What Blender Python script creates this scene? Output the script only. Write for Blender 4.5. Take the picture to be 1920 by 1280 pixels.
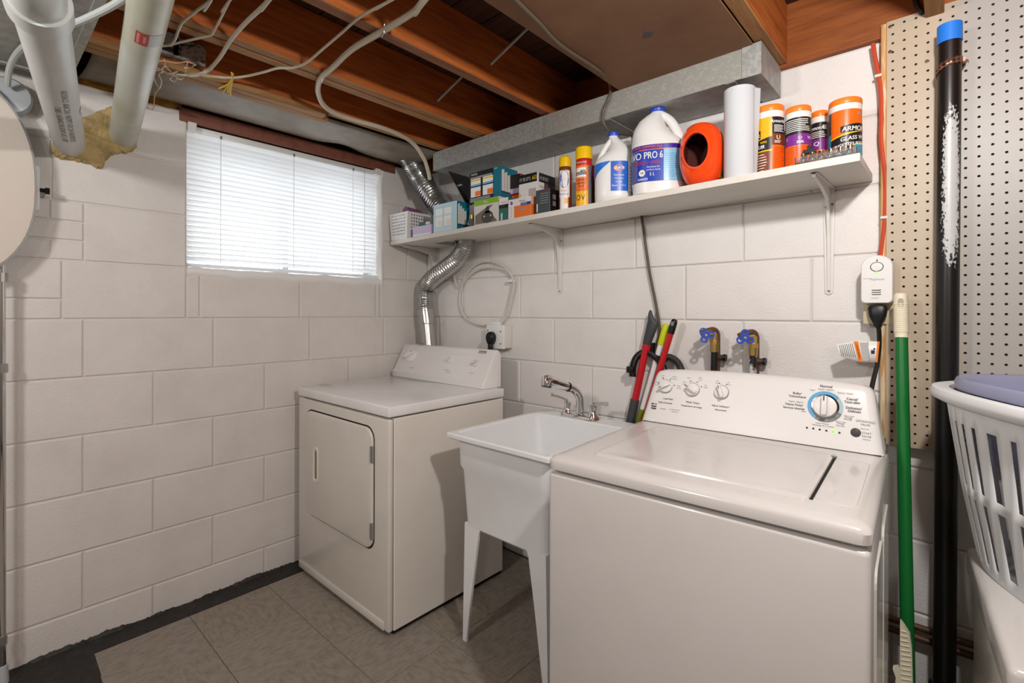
import bpy, bmesh, math, random
from mathutils import Vector, Matrix
import mathutils.geometry
random.seed(7)
for o in list(bpy.data.objects): bpy.data.objects.remove(o)
scn = bpy.context.scene
COL = scn.collection

# ------------------------------------------------------------------ camera
CAM = Vector((2.40336, -1.89455, 1.2349))
YAW, ROLL, FPX, V0 = 0.73258, 0.00241, 922.0, 584.83
FW = Vector((-math.sin(YAW), math.cos(YAW), 0.0))
RT0 = Vector((math.cos(YAW), math.sin(YAW), 0.0))
UP0 = Vector((0, 0, 1))
RT = RT0 * math.cos(ROLL) + UP0 * math.sin(ROLL)
UP = UP0 * math.cos(ROLL) - RT0 * math.sin(ROLL)
cam_data = bpy.data.cameras.new('camera'); cam = bpy.data.objects.new('camera', cam_data)
COL.objects.link(cam); scn.camera = cam
cam_data.sensor_width = 36.0; cam_data.lens = FPX * 36.0 / 1920.0
cam_data.shift_y = -(640.0 - V0) / 1920.0
cam_data.clip_start = 0.05
cam.matrix_world = Matrix(((RT.x, UP.x, -FW.x, CAM.x), (RT.y, UP.y, -FW.y, CAM.y), (RT.z, UP.z, -FW.z, CAM.z), (0, 0, 0, 1)))

# ------------------------------------------------------------------ light
world = bpy.data.worlds.new('world'); scn.world = world; world.use_nodes = True
bg = world.node_tree.nodes['Background']; bg.inputs[0].default_value = (0.93, 0.97, 1.0, 1); bg.inputs[1].default_value = 3.2
def light(name, kind, loc, power, color, size=0.1, rot=None):
    l = bpy.data.lights.new(name, kind); l.energy = power; l.color = color
    if kind == 'POINT': l.shadow_soft_size = size
    else:
        l.shape = 'RECTANGLE'; l.size, l.size_y = size
    o = bpy.data.objects.new(name, l); o.location = loc
    if rot: o.rotation_euler = rot
    COL.objects.link(o); return o
light('ceiling_bulb', 'POINT', (2.50, -1.22, 1.955), 54, (1.0, 0.975, 0.945), 0.040)
light('fill_light', 'POINT', (3.5, -3.5, 1.95), 30, (1.0, 0.98, 0.96), 0.10)  # added fill out of view, brightens the room from behind the camera
light('fill_light', 'POINT', (1.35, -2.75, 1.95), 48, (1.0, 0.98, 0.96), 0.10)  # second added fill, lifts the left side, sink and dryer
vs = scn.view_settings
scn.display_settings.display_device = 'sRGB'
vs.view_transform = 'Standard'; vs.look = 'None'; vs.gamma = 1.0; vs.use_curve_mapping = False
vs.exposure = 0.0

# ------------------------------------------------------------------ pixel -> place helpers
def ray(u, v): return FW + RT * ((u - 960.0) / FPX) + UP * ((V0 - v) / FPX)
def P(u, v, x=None, y=None, z=None):
    d = ray(u, v)
    if x is not None: t = (x - CAM.x) / d.x
    elif y is not None: t = (y - CAM.y) / d.y
    else: t = (z - CAM.z) / d.z
    return CAM + d * t
def RP(u, v, o, n):
    d = ray(u, v); o = Vector(o); n = Vector(n)
    return CAM + d * ((o - CAM).dot(n) / d.dot(n))
def cylpx(u0, u1, y, v=400):
    a = ray(u0, v); b = ray(u1, v); a.z = b.z = 0; a.normalize(); b.normalize()
    m = (a + b).normalized(); half = a.angle(b) / 2
    t = (y - CAM.y) / m.y
    return (CAM.x + m.x * t, y, t * math.sin(half))

# ------------------------------------------------------------------ materials
def srgb(h):
    if isinstance(h, str):
        h = h.lstrip('#'); c = [int(h[i:i + 2], 16) / 255 for i in (0, 2, 4)]
    else: c = [a / 255 for a in h]
    return tuple(x / 12.92 if x <= 0.04045 else ((x + 0.055) / 1.055) ** 2.4 for x in c)
MATS = {}
def M(name, col='#808080', rough=0.5, metal=0.0, var=None, bump=None, spec=0.5, coat=0.0, emit=None, alpha=1.0, trans=0.0, ior=1.45, streak=None):
    """procedural principled material. var=(scale, other colour, low, high), bump=(scale, strength), streak=(scale xyz)"""
    if name in MATS: return MATS[name]
    m = bpy.data.materials.new(name); m.use_nodes = True; nt = m.node_tree; N = nt.nodes; L = nt.links
    b = N['Principled BSDF']; c = srgb(col)
    b.inputs['Base Color'].default_value = (*c, 1); b.inputs['Roughness'].default_value = rough; b.inputs['Metallic'].default_value = metal
    b.inputs['Specular IOR Level'].default_value = spec; b.inputs['Coat Weight'].default_value = coat
    b.inputs['Transmission Weight'].default_value = trans; b.inputs['IOR'].default_value = ior; b.inputs['Alpha'].default_value = alpha
    if emit: b.inputs['Emission Color'].default_value = (*srgb(emit[0]), 1); b.inputs['Emission Strength'].default_value = emit[1]
    if var or bump:
        tc = N.new('ShaderNodeTexCoord'); mp = N.new('ShaderNodeMapping'); L.new(tc.outputs['Object'], mp.inputs[0])
        if streak: mp.inputs['Scale'].default_value = streak
    if var:
        n = N.new('ShaderNodeTexNoise'); n.inputs['Scale'].default_value = var[0]; n.inputs['Detail'].default_value = 6; n.inputs['Roughness'].default_value = 0.6
        L.new(mp.outputs[0], n.inputs['Vector'])
        r = N.new('ShaderNodeValToRGB'); r.color_ramp.elements[0].position = var[2]; r.color_ramp.elements[1].position = var[3]
        r.color_ramp.elements[0].color = (*c, 1); r.color_ramp.elements[1].color = (*srgb(var[1]), 1)
        L.new(n.outputs['Fac'], r.inputs[0]); L.new(r.outputs[0], b.inputs['Base Color'])
    if bump:
        n2 = N.new('ShaderNodeTexNoise'); n2.inputs['Scale'].default_value = bump[0]; n2.inputs['Detail'].default_value = 4
        L.new(mp.outputs[0], n2.inputs['Vector'])
        bp = N.new('ShaderNodeBump'); bp.inputs['Strength'].default_value = bump[1]; bp.inputs['Distance'].default_value = 0.004
        L.new(n2.outputs['Fac'], bp.inputs['Height']); L.new(bp.outputs[0], b.inputs['Normal'])
    MATS[name] = m; return m

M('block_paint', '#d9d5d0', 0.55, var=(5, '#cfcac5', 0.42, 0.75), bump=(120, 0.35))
M('block_paint_lit', '#e6e3e0', 0.55, var=(5, '#dedad6', 0.42, 0.75), bump=(120, 0.35))  # same block paint, lightened to carry the stronger light on the back wall
M('mortar_paint', '#d6d1cc', 0.6, bump=(60, 0.4))
M('plain_wall', '#8f877e', 0.8)
M('tile', '#91887c', 0.42, var=(22, '#746a5c', 0.42, 0.74), bump=(40, 0.1), streak=(1, 2.6, 1))
M('tile_b', '#928a80', 0.42, var=(26, '#7a7064', 0.42, 0.74), bump=(40, 0.1), streak=(2.6, 1, 1))
M('concrete', '#3a3733', 0.85, var=(14, '#282623', 0.4, 0.6), bump=(30, 0.5))
M('tar', '#22211f', 0.55, var=(25, '#36342f', 0.5, 0.75), bump=(40, 1.0))
M('joist', '#b86224', 0.7, var=(5, '#8f4716', 0.40, 0.66), bump=(30, 0.25), streak=(9, 0.7, 9))
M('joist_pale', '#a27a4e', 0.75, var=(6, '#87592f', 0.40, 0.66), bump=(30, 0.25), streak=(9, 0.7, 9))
M('joist_edge', '#8a5a3a', 0.75, var=(6, '#744629', 0.40, 0.66), bump=(30, 0.25), streak=(9, 0.7, 9))
M('rim_wood', '#9c5622', 0.65, var=(5, '#7d4016', 0.42, 0.66), bump=(30, 0.25), streak=(0.8, 9, 9))
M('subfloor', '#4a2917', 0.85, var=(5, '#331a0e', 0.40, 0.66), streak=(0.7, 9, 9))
M('brown_sheet', '#7d5a3f', 0.72, var=(3.2, '#6b4930', 0.40, 0.70), bump=(60, 0.1))
M('grey_sheet', '#807364', 0.55, var=(6, '#655340', 0.40, 0.66), bump=(20, 0.2))
M('brown_paint', '#7d4a38', 0.65, var=(20, '#6a3b2b', 0.45, 0.7), bump=(40, 0.2))
M('dark_wood', '#4a2616', 0.8, var=(8, '#2f170d', 0.4, 0.65), streak=(9, 0.7, 9))
M('galv', '#b4b5b1', 0.42, 0.35, var=(60, '#a0a19d', 0.45, 0.58), bump=(25, 0.04))
M('galv_dull', '#aeaeab', 0.5, 0.3, var=(30, '#9a9a97', 0.4, 0.6))
M('spangle', '#a7a69f', 0.38, 0.35, var=(75, '#b7b6af', 0.50, 0.64), bump=(80, 0.08), streak=(1, 1, 1.6))
M('foil', '#c6c6c4', 0.24, 0.95, bump=(45, 0.35))
M('pipe_metal', '#bdbdbb', 0.22, 0.95)
M('chrome', '#dcdcdc', 0.06, 1.0)
M('steel', '#b5b5b3', 0.3, 0.9)
M('pvc', '#ccd0cf', 0.35, var=(4, '#bcc2c0', 0.4, 0.7))
M('pvc_old', '#c6c7bd', 0.35, var=(5, '#b4b39c', 0.42, 0.66))
M('foam', '#c2a976', 0.95, var=(16, '#8a7242', 0.44, 0.70), bump=(60, 1.0))
M('insul', '#9a6a1e', 0.95, var=(20, '#6f4712', 0.4, 0.66), bump=(60, 1.0))
M('white_enamel', '#d3cfcc', 0.22, coat=0.3, var=(2.5, '#cdc9c5', 0.4, 0.7))
M('lit_top_enamel', '#ecebea', 0.25, coat=0.3, var=(3.5, '#dfdedc', 0.4, 0.7))  # dryer top only: brighter than its sides, light falling on it put into the colour
M('cream_enamel', '#dbd6ce', 0.25, coat=0.25, var=(2.5, '#d5d0c7', 0.4, 0.7))
M('cabinet_enamel', '#e6e1d9', 0.3, coat=0.2, var=(2.5, '#dfd9d0', 0.4, 0.7))
M('console_white', '#e4e2e0', 0.32)
M('sink_plastic', '#ebedee', 0.35, var=(4, '#e4e6e7', 0.4, 0.7), bump=(200, 0.06))
M('white_plastic', '#e6e6e4', 0.35)
M('offwhite', '#dcd9d2', 0.5)
M('blind', '#f2f3f3', 0.5)
M('black', '#0e0e0e', 0.4)
M('black_pipe', '#0d0d0d', 0.33)
M('dark_grey', '#3d3e40', 0.5)
M('mid_grey', '#7d7f80', 0.5)
M('ink', '#2a2a2c', 0.6)
M('ink_soft', '#6d6d6e', 0.6)
M('gap_dark', '#1b1815', 0.9)
M('red_gloss', '#c3202a', 0.25)
M('red_cord', '#c24a2b', 0.45)
M('lime', '#c6d000', 0.4)
M('blue_cap', '#1f4fc4', 0.35)
M('valve_blue', '#1646b8', 0.35)
M('blue_tape', '#2277dd', 0.4)
M('copper', '#6d4b39', 0.5, 0.3, var=(30, '#4f3527', 0.4, 0.65))
M('brass', '#b79a5c', 0.35, 0.9)
M('beige_plate', '#cfc3a4', 0.5)
M('wood_strip', '#c69253', 0.6, var=(6, '#e3cfae', 0.50, 0.60), streak=(14, 14, 0.9))
M('green', '#0c6b2c', 0.35)
M('cream', '#e3dcc3', 0.45)
M('lavender', '#8d90ab', 0.35)
M('basket_white', '#dcdedf', 0.4)
M('beige_cloth', '#d5ccc1', 0.8, bump=(300, 0.2))
M('pale_rim', '#bcc2c6', 0.35)
M('white_cable', '#bdb29d', 0.5)
M('wall_cable', '#d3cfc6', 0.5)
M('brown_cable', '#55483a', 0.5)
M('grey_cable', '#3f3e3b', 0.45)
M('yellow_tie', '#d7b20e', 0.6)
M('shelf_paint', '#e0dcd4', 0.5, var=(4, '#d6d1c8', 0.4, 0.7), bump=(50, 0.15))
M('bracket_paint', '#dedbd6', 0.45)
M('orange', '#ef6a0c', 0.35)
M('orange_cap', '#f58220', 0.35)
M('tub_orange', '#ee4a12', 0.22, coat=0.4)
M('tub_dark', '#4a1206', 0.7)
M('yellow', '#f3c50c', 0.35)
M('gold_yellow', '#f7b314', 0.35)
M('paper_white', '#cdd2d6', 0.9, bump=(160, 0.3))
M('label_white', '#ececea', 0.4)
M('label_black', '#191919', 0.35)
M('label_brown', '#7a3a17', 0.35)
M('label_purple', '#7c2f8f', 0.35)
M('label_blue', '#1b3fae', 0.3)
M('label_sky', '#7fb9dc', 0.3)
M('label_teal', '#0d7186', 0.35)
M('label_pale_blue', '#b5d8e4', 0.4)
M('label_green', '#86b82a', 0.4)
M('label_dkgreen', '#2d6a5a', 0.4)
M('label_orange', '#f07a2a', 0.4)
M('label_red', '#c02418', 0.4)
M('label_magenta', '#9a1247', 0.4)
M('label_grey', '#a9abad', 0.4)
M('lilac', '#cdbcd9', 0.5)
M('purple_card', '#8d3f86', 0.45)
M('led_green', '#8dff4a', 0.4, emit=('#6dff2a', 1.2))
M('clear_plastic', '#e8eef0', 0.08, trans=0.92, ior=1.3)
M('glass', '#ffffff', 0.02, trans=1.0, ior=1.1)
M('dial_blue', '#5aa6d6', 0.4)
M('dial_pale', '#a9c3cc', 0.4)

# pegboard: bare tan hardboard towards its wood-strip edge, pale grey paint elsewhere
def _peg():
    m = bpy.data.materials.new('pegboard_paint'); m.use_nodes = True; N = m.node_tree.nodes; L = m.node_tree.links; b = N['Principled BSDF']
    tc = N.new('ShaderNodeTexCoord'); sx = N.new('ShaderNodeSeparateXYZ'); L.new(tc.outputs['Object'], sx.inputs[0])
    mp = N.new('ShaderNodeMapping'); mp.inputs['Scale'].default_value = (9, 1, 0.8); L.new(tc.outputs['Object'], mp.inputs[0])
    n = N.new('ShaderNodeTexNoise'); n.inputs['Scale'].default_value = 5; n.inputs['Detail'].default_value = 6; L.new(mp.outputs[0], n.inputs['Vector'])
    a = N.new('ShaderNodeMath'); a.operation = 'MULTIPLY_ADD'; L.new(n.outputs['Fac'], a.inputs[0]); a.inputs[1].default_value = 0.10; L.new(sx.outputs[0], a.inputs[2])
    r = N.new('ShaderNodeValToRGB'); r.color_ramp.elements[0].position = 0.17; r.color_ramp.elements[1].position = 0.23
    r.color_ramp.elements[0].color = (*srgb('#b9a993'), 1); r.color_ramp.elements[1].color = (*srgb('#a6a29d'), 1)
    L.new(a.outputs[0], r.inputs[0]); L.new(r.outputs[0], b.inputs['Base Color']); b.inputs['Roughness'].default_value = 0.45
    MATS['pegboard'] = m
_peg()
# black pipe with a scuffed spray of white paint: its own shape along the pipe
def _blackpipe():
    m = bpy.data.materials.new('black_pipe_sprayed'); m.use_nodes = True; N = m.node_tree.nodes; L = m.node_tree.links; b = N['Principled BSDF']
    tc = N.new('ShaderNodeTexCoord'); sx = N.new('ShaderNodeSeparateXYZ'); L.new(tc.outputs['Object'], sx.inputs[0])
    def math_(op, a, bb=None, c=None):
        q = N.new('ShaderNodeMath'); q.operation = op
        for i, s in enumerate((a, bb, c)):
            if s is None: continue
            if isinstance(s, (int, float)): q.inputs[i].default_value = s
            else: L.new(s, q.inputs[i])
        return q.outputs[0]
    n = N.new('ShaderNodeTexNoise'); n.inputs['Scale'].default_value = 230; n.inputs['Detail'].default_value = 5
    mp = N.new('ShaderNodeMapping'); mp.inputs['Scale'].default_value = (1, 1, 0.5); L.new(tc.outputs['Object'], mp.inputs[0]); L.new(mp.outputs[0], n.inputs['Vector'])
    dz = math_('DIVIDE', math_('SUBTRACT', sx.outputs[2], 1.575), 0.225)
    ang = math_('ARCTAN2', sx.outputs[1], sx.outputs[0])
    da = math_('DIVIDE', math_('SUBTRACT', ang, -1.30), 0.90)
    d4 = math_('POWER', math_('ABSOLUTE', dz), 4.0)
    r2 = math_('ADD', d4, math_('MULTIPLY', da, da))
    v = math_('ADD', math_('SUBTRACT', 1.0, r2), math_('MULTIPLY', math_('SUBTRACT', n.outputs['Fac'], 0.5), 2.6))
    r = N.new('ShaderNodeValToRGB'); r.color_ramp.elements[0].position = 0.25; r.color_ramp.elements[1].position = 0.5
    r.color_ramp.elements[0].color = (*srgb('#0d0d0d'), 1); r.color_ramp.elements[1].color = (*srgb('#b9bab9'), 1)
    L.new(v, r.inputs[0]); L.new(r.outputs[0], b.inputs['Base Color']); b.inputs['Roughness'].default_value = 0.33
    MATS['black_pipe_sprayed'] = m
_blackpipe()
# blind slats let some daylight through
def _blind():
    m = MATS['blind']; N = m.node_tree.nodes; L = m.node_tree.links; b = N['Principled BSDF']
    t = N.new('ShaderNodeBsdfTranslucent'); t.inputs[0].default_value = (0.95, 0.97, 1, 1)
    mx = N.new('ShaderNodeMixShader'); mx.inputs[0].default_value = 0.4
    L.new(b.outputs[0], mx.inputs[1]); L.new(t.outputs[0], mx.inputs[2]); L.new(mx.outputs[0], N['Material Output'].inputs[0])
_blind()

# ------------------------------------------------------------------ mesh builder
class MB:
    def __init__(s): s.v = []; s.f = []; s.m = []; s.s = []
    def add(s, vs, fs, mi=0, smooth=False):
        o = len(s.v); s.v += [tuple(v) for v in vs]
        for f in fs: s.f.append([o + i for i in f]); s.m.append(mi); s.s.append(smooth)
        return s
    def box(s, x0, x1, y0, y1, z0, z1, bevel=0, seg=2, mi=0, mat=None):
        if bevel <= 0:
            vs = [(x, y, z) for z in (z0, z1) for y in (y0, y1) for x in (x0, x1)]
            fs = [(0, 2, 3, 1), (4, 5, 7, 6), (0, 1, 5, 4), (2, 6, 7, 3), (0, 4, 6, 2), (1, 3, 7, 5)]
            sm = False
        else:
            bm = bmesh.new(); bmesh.ops.create_cube(bm, size=1)
            for v in bm.verts: v.co = Vector(((x0 + x1) / 2 + v.co.x * (x1 - x0), (y0 + y1) / 2 + v.co.y * (y1 - y0), (z0 + z1) / 2 + v.co.z * (z1 - z0)))
            bmesh.ops.bevel(bm, geom=list(bm.edges), offset=bevel, segments=seg, profile=0.5, affect='EDGES')
            bm.verts.index_update(); vs = [v.co.copy() for v in bm.verts]; fs = [[v.index for v in f.verts] for f in bm.faces]; bm.free(); sm = True
        if mat is not None: vs = [mat @ Vector(v) for v in vs]
        return s.add(vs, fs, mi, sm)
    def tube(s, pts, r, n=10, mi=0, caps=True, closed=False):
        pts = [Vector(p) for p in pts]; k = len(pts)
        rs = r if isinstance(r, (list, tuple)) else [r] * k
        vs = []; prev = None
        for i, p in enumerate(pts):
            if closed: t = pts[(i + 1) % k] - pts[i - 1]
            else: t = pts[min(i + 1, k - 1)] - pts[max(i - 1, 0)]
            t.normalize()
            if prev is None:
                a = Vector((0, 0, 1)) if abs(t.z) < 0.9 else Vector((1, 0, 0))
                nx = t.cross(a).normalized()
            else:
                nx = (prev - t * prev.dot(t))
                if nx.length < 1e-6: nx = t.orthogonal()
                nx.normalize()
            prev = nx; ny = t.cross(nx)
            for j in range(n):
                a = 2 * math.pi * j / n
                vs.append(p + (nx * math.cos(a) + ny * math.sin(a)) * rs[i])
        fs = []
        for i in range(k if closed else k - 1):
            for j in range(n):
                i2 = (i + 1) % k
                fs.append((i * n + j, i * n + (j + 1) % n, i2 * n + (j + 1) % n, i2 * n + j))
        if caps and not closed:
            fs.append(list(range(n))[::-1]); fs.append([(k - 1) * n + j for j in range(n)])
        return s.add(vs, fs, mi, True)
    def loft(s, rings, mi=0, cap0=True, cap1=True, smooth=True):
        n = len(rings[0]); vs = [v for r in rings for v in r]; fs = []
        for i in range(len(rings) - 1):
            for j in range(n):
                fs.append((i * n + j, i * n + (j + 1) % n, (i + 1) * n + (j + 1) % n, (i + 1) * n + j))
        if cap0: fs.append(list(range(n))[::-1])
        if cap1: fs.append([(len(rings) - 1) * n + j for j in range(n)])
        return s.add(vs, fs, mi, smooth)
    def lathe(s, prof, mat=None, n=32, mi=0, cap0=True, cap1=True):
        mat = mat or Matrix.Identity(4)
        rings = [[mat @ Vector((r * math.cos(2 * math.pi * j / n), r * math.sin(2 * math.pi * j / n), z)) for j in range(n)] for r, z in prof]
        return s.loft(rings, mi, cap0, cap1)
    def prism(s, poly, fr, d0, d1, mi=0, smooth=False):
        o, ex, ey, en = fr; o = Vector(o); ex = Vector(ex); ey = Vector(ey); en = Vector(en)
        a = [o + ex * x + ey * y + en * d0 for x, y in poly]; b = [o + ex * x + ey * y + en * d1 for x, y in poly]
        n = len(poly)
        fs = [list(range(n))[::-1], list(range(n, 2 * n))] + [(j, (j + 1) % n, n + (j + 1) % n, n + j) for j in range(n)]
        return s.add(a + b, fs, mi, smooth)
    def grid(s, fn, nu, nv, mi=0, smooth=True, skip=None):
        vs = [fn(i / nu, j / nv) for j in range(nv + 1) for i in range(nu + 1)]
        fs = [(j * (nu + 1) + i, j * (nu + 1) + i + 1, (j + 1) * (nu + 1) + i + 1, (j + 1) * (nu + 1) + i)
              for j in range(nv) for i in range(nu) if not (skip and skip(i, j))]
        return s.add(vs, fs, mi, smooth)
    def build(s, name, mats, parent=None, angle=35, origin=None):
        me = bpy.data.meshes.new(name); org = Vector(origin) if origin is not None else Vector((0, 0, 0))
        me.from_pydata([Vector(v) - org for v in s.v], [], s.f)
        if not isinstance(mats, (list, tuple)): mats = [mats]
        for m in mats: me.materials.append(MATS[m] if isinstance(m, str) else m)
        me.polygons.foreach_set('material_index', s.m); me.polygons.foreach_set('use_smooth', s.s)
        bm = bmesh.new(); bm.from_mesh(me); bmesh.ops.recalc_face_normals(bm, faces=bm.faces); bm.to_mesh(me); bm.free()
        me.update()
        if any(s.s): me.set_sharp_from_angle(angle=math.radians(angle))
        o = bpy.data.objects.new(name, me); COL.objects.link(o); o.location = org
        if parent is not None:
            o.parent = parent
            if parent.type == 'MESH' or parent.type == 'EMPTY':
                o.matrix_parent_inverse = parent_world(parent).inverted()
        return o
def parent_world(o):
    m = Matrix.LocRotScale(o.location, o.rotation_euler.to_quaternion(), o.scale)
    if o.parent: m = parent_world(o.parent) @ o.matrix_parent_inverse @ m
    return m
def thing(name, label, cat, loc=(0, 0, 0), rz=0, group=None):
    o = bpy.data.objects.new(name, None); o.empty_display_size = 0.05; o.location = loc; o.rotation_euler = (0, 0, rz); COL.objects.link(o)
    return tag(o, label, cat, group)
def tag(o, label, cat, group=None):
    o['label'] = label; o['category'] = cat
    if group: o['group'] = group
    return o
def struct(o, label=None):
    o['kind'] = 'structure'
    if label: o['label'] = label
    return o
def rrect(w, h, r, n=5, cx=0, cy=0):
    pts = []
    for sx, sy, a0 in ((1, 1, 0), (-1, 1, 90), (-1, -1, 180), (1, -1, 270)):
        for k in range(n + 1):
            a = math.radians(a0 + 90 * k / n)
            pts.append((cx + sx * (w / 2 - r) + r * math.cos(a), cy + sy * (h / 2 - r) + r * math.sin(a)))
    return pts
def superring(cx, cy, z, rx, ry, p=2.0, n=32, rot=0.0):
    out = []
    for j in range(n):
        a = 2 * math.pi * j / n; c, s_ = math.cos(a), math.sin(a)
        x = rx * math.copysign(abs(c) ** (2 / p), c); y = ry * math.copysign(abs(s_) ** (2 / p), s_)
        out.append(Vector((cx + x * math.cos(rot) - y * math.sin(rot), cy + x * math.sin(rot) + y * math.cos(rot), z)))
    return out
def smooth_path(pts, n=6, closed=False):
    pts = [Vector(p) for p in pts]; out = []; k = len(pts)
    for i in range(k if closed else k - 1):
        p0 = pts[i - 1] if (i > 0 or closed) else pts[0]; p1 = pts[i]; p2 = pts[(i + 1) % k]; p3 = pts[(i + 2) % k] if (closed or i + 2 < k) else pts[-1]
        for j in range(n):
            t = j / n
            out.append(0.5 * ((2 * p1) + (p2 - p0) * t + (2 * p0 - 5 * p1 + 4 * p2 - p3) * t * t + (3 * p1 - p0 - 3 * p2 + p3) * t ** 3))
    if not closed: out.append(pts[-1])
    return out
# ---- lettering: glyph outlines of the built-in font turned into mesh
_tc = {}
def glyphs(txt, bold=False):
    if txt in _tc: return _tc[txt]
    cu = bpy.data.curves.new('t', 'FONT'); cu.body = txt; cu.size = 1.0; cu.resolution_u = 3; cu.fill_mode = 'FRONT'
    ob = bpy.data.objects.new('t', cu); COL.objects.link(ob)
    dg = bpy.context.evaluated_depsgraph_get(); dg.update()
    me = bpy.data.meshes.new_from_object(ob.evaluated_get(dg))
    vs = [(v.co.x, v.co.y) for v in me.vertices]; fs = [list(p.vertices) for p in me.polygons]
    bpy.data.objects.remove(ob); bpy.data.curves.remove(cu); bpy.data.meshes.remove(me)
    _tc[txt] = (vs, fs); return _tc[txt]
def put_text(mb, txt, size, fmap, mi=0, align='C', xs=1.0, shear=0.0, bold=0.0):
    vs, fs = glyphs(txt)
    if not vs: return
    x0 = min(v[0] for v in vs); x1 = max(v[0] for v in vs)
    off = {'L': x0, 'C': (x0 + x1) / 2, 'R': x1}[align]
    for k in range(2 if bold else 1):
        mb.add([fmap(((v[0] - off) * xs + shear * v[1]) * size + k * bold * size, v[1] * size) for v in vs], fs, mi)
def plane_map(o, ex, ey, lift=0.0006):
    o = Vector(o); ex = Vector(ex).normalized(); ey = Vector(ey).normalized(); n = ex.cross(ey)
    return lambda x, y: o + ex * x + ey * y + n * lift
def cyl_frame(cx, cy):
    d = Vector((CAM.x - cx, CAM.y - cy, 0)).normalized(); r = Vector((-d.y, d.x, 0))
    return d, r
def cyl_map(cx, cy, r, a0, z0, lift=0.0005):
    d, rr = cyl_frame(cx, cy)
    def f(x, y):
        a = a0 + x / r
        return Vector((cx, cy, z0 + y)) + (d * math.cos(a) + rr * math.sin(a)) * (r + lift)
    return f
def cyl_patch(mb, cx, cy, r, a0, a1, z0, z1, mi=0, lift=0.0003, zfun=None):
    d, rr = cyl_frame(cx, cy); nu = max(3, int(abs(a1 - a0) / 0.12))
    def f(u, v):
        a = a0 + (a1 - a0) * u
        zz0, zz1 = (z0, z1) if zfun is None else zfun(a)
        return Vector((cx, cy, zz0 + (zz1 - zz0) * v)) + (d * math.cos(a) + rr * math.sin(a)) * (r + lift)
    mb.grid(f, nu, 1, mi)
# ================================================================== THE ROOM
ZC = 1.20454; BH = 0.2032 * 1.06        # bed joint level and block course height
WT = 2.075                                # top of the block walls
RX, RY = 4.3, -4.2                        # far sides of the room, behind the camera
OY0, OY1, OZ0, OZ1 = -1.272, -0.333, 1.392, 2.03   # window opening
# floor
floor = struct(MB().box(-0.3, RX + 0.2, RY - 0.2, 0.3, -0.12, -0.004).build('floor', 'concrete'))
TX0, TS, TY0 = 0.10, 0.2985, -0.98
tile_src = {}
for i in range(0, 12):
    for j in range(-9, 4):
        x0 = TX0 + i * TS; y0 = TY0 + j * 0.304
        y1 = min(y0 + 0.304, -0.01)
        if y1 - y0 < 0.05 or (i == 0 and y1 < -1.5): continue
        key = (round(y1 - y0, 3), (i + j) % 2)
        if key not in tile_src:
            w, d = TS - 0.0016, y1 - y0 - 0.0016
            mb = MB()
            mb.add([(0, 0, -0.003), (w, 0, -0.003), (w, d, -0.003), (0, d, -0.003), (0, 0, -0.001), (w, 0, -0.001), (w, d, -0.001), (0, d, -0.001),
                    (0.001, 0.001, 0), (w - 0.001, 0.001, 0), (w - 0.001, d - 0.001, 0), (0.001, d - 0.001, 0)],
                   [(0, 3, 2, 1)] + [(a, (a + 1) % 4, 4 + (a + 1) % 4, 4 + a) for a in range(4)] + [(4 + a, 4 + (a + 1) % 4, 8 + (a + 1) % 4, 8 + a) for a in range(4)] + [(8, 9, 10, 11)])
            o = mb.build('tile', 'tile' if key[1] else 'tile_b', floor); tile_src[key] = o
        else:
            o = tile_src[key].copy(); COL.objects.link(o)
        o.location = (x0, y0, 0)
# ragged tar seal between the wall and the tiles
mb = MB(); n = 260
def _tar(u, v):
    y = -0.60 - 1.7 * u
    wob = 0.003 * math.sin(y * 11) + 0.0015 * math.sin(y * 37 + 1) + random.uniform(-0.0022, 0.0022)
    x = v * (0.097 if y > -1.585 else 0.42); z = 0.0
    if v == 0: return Vector((0.002, y, 0.012 + wob * 1.5))
    if v < 0.4: return Vector((0.012, y, 0.004 + wob * 0.3))
    if v < 0.8: return Vector((0.05, y, 0.0008 + random.uniform(0, 0.0012)))
    return Vector((x - 0.001, y, -0.0010))
mb.grid(_tar, n, 3, 0, True)
struct(mb.build('baseboard_left', 'tar'), 'black tar seal along the foot of the window wall')

def block(mb_cache, wall, axis, a0, a1, z0, z1):
    """one painted concrete block: chamfered, standing 4 mm proud of the mortar"""
    if a1 - a0 < 0.015 or z1 - z0 < 0.015: return
    g = 0.0030; a0 += g; a1 -= g; z0 += g; z1 -= g
    c = 0.0036; d = 0.0050 + random.uniform(-0.0008, 0.0008)
    pts = [(a0, z0, 0), (a1, z0, 0), (a1, z1, 0), (a0, z1, 0), (a0, z0, d - c * 0.6), (a1, z0, d - c * 0.6), (a1, z1, d - c * 0.6), (a0, z1, d - c * 0.6),
           (a0 + c, z0 + c, d), (a1 - c, z0 + c, d), (a1 - c, z1 - c, d), (a0 + c, z1 - c, d)]
    fs = [(k, (k + 1) % 4, 4 + (k + 1) % 4, 4 + k) for k in range(4)] + [(4 + k, 4 + (k + 1) % 4, 8 + (k + 1) % 4, 8 + k) for k in range(4)] + [(8, 9, 10, 11)]
    vs = [Vector((-0.005 + h, a, z)) if axis == 'x' else Vector((a, 0.005 - h, z)) for a, z, h in pts]
    MB().add(vs, fs).build('block', 'block_paint' if axis == 'x' else 'block_paint_lit', wall)
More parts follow.
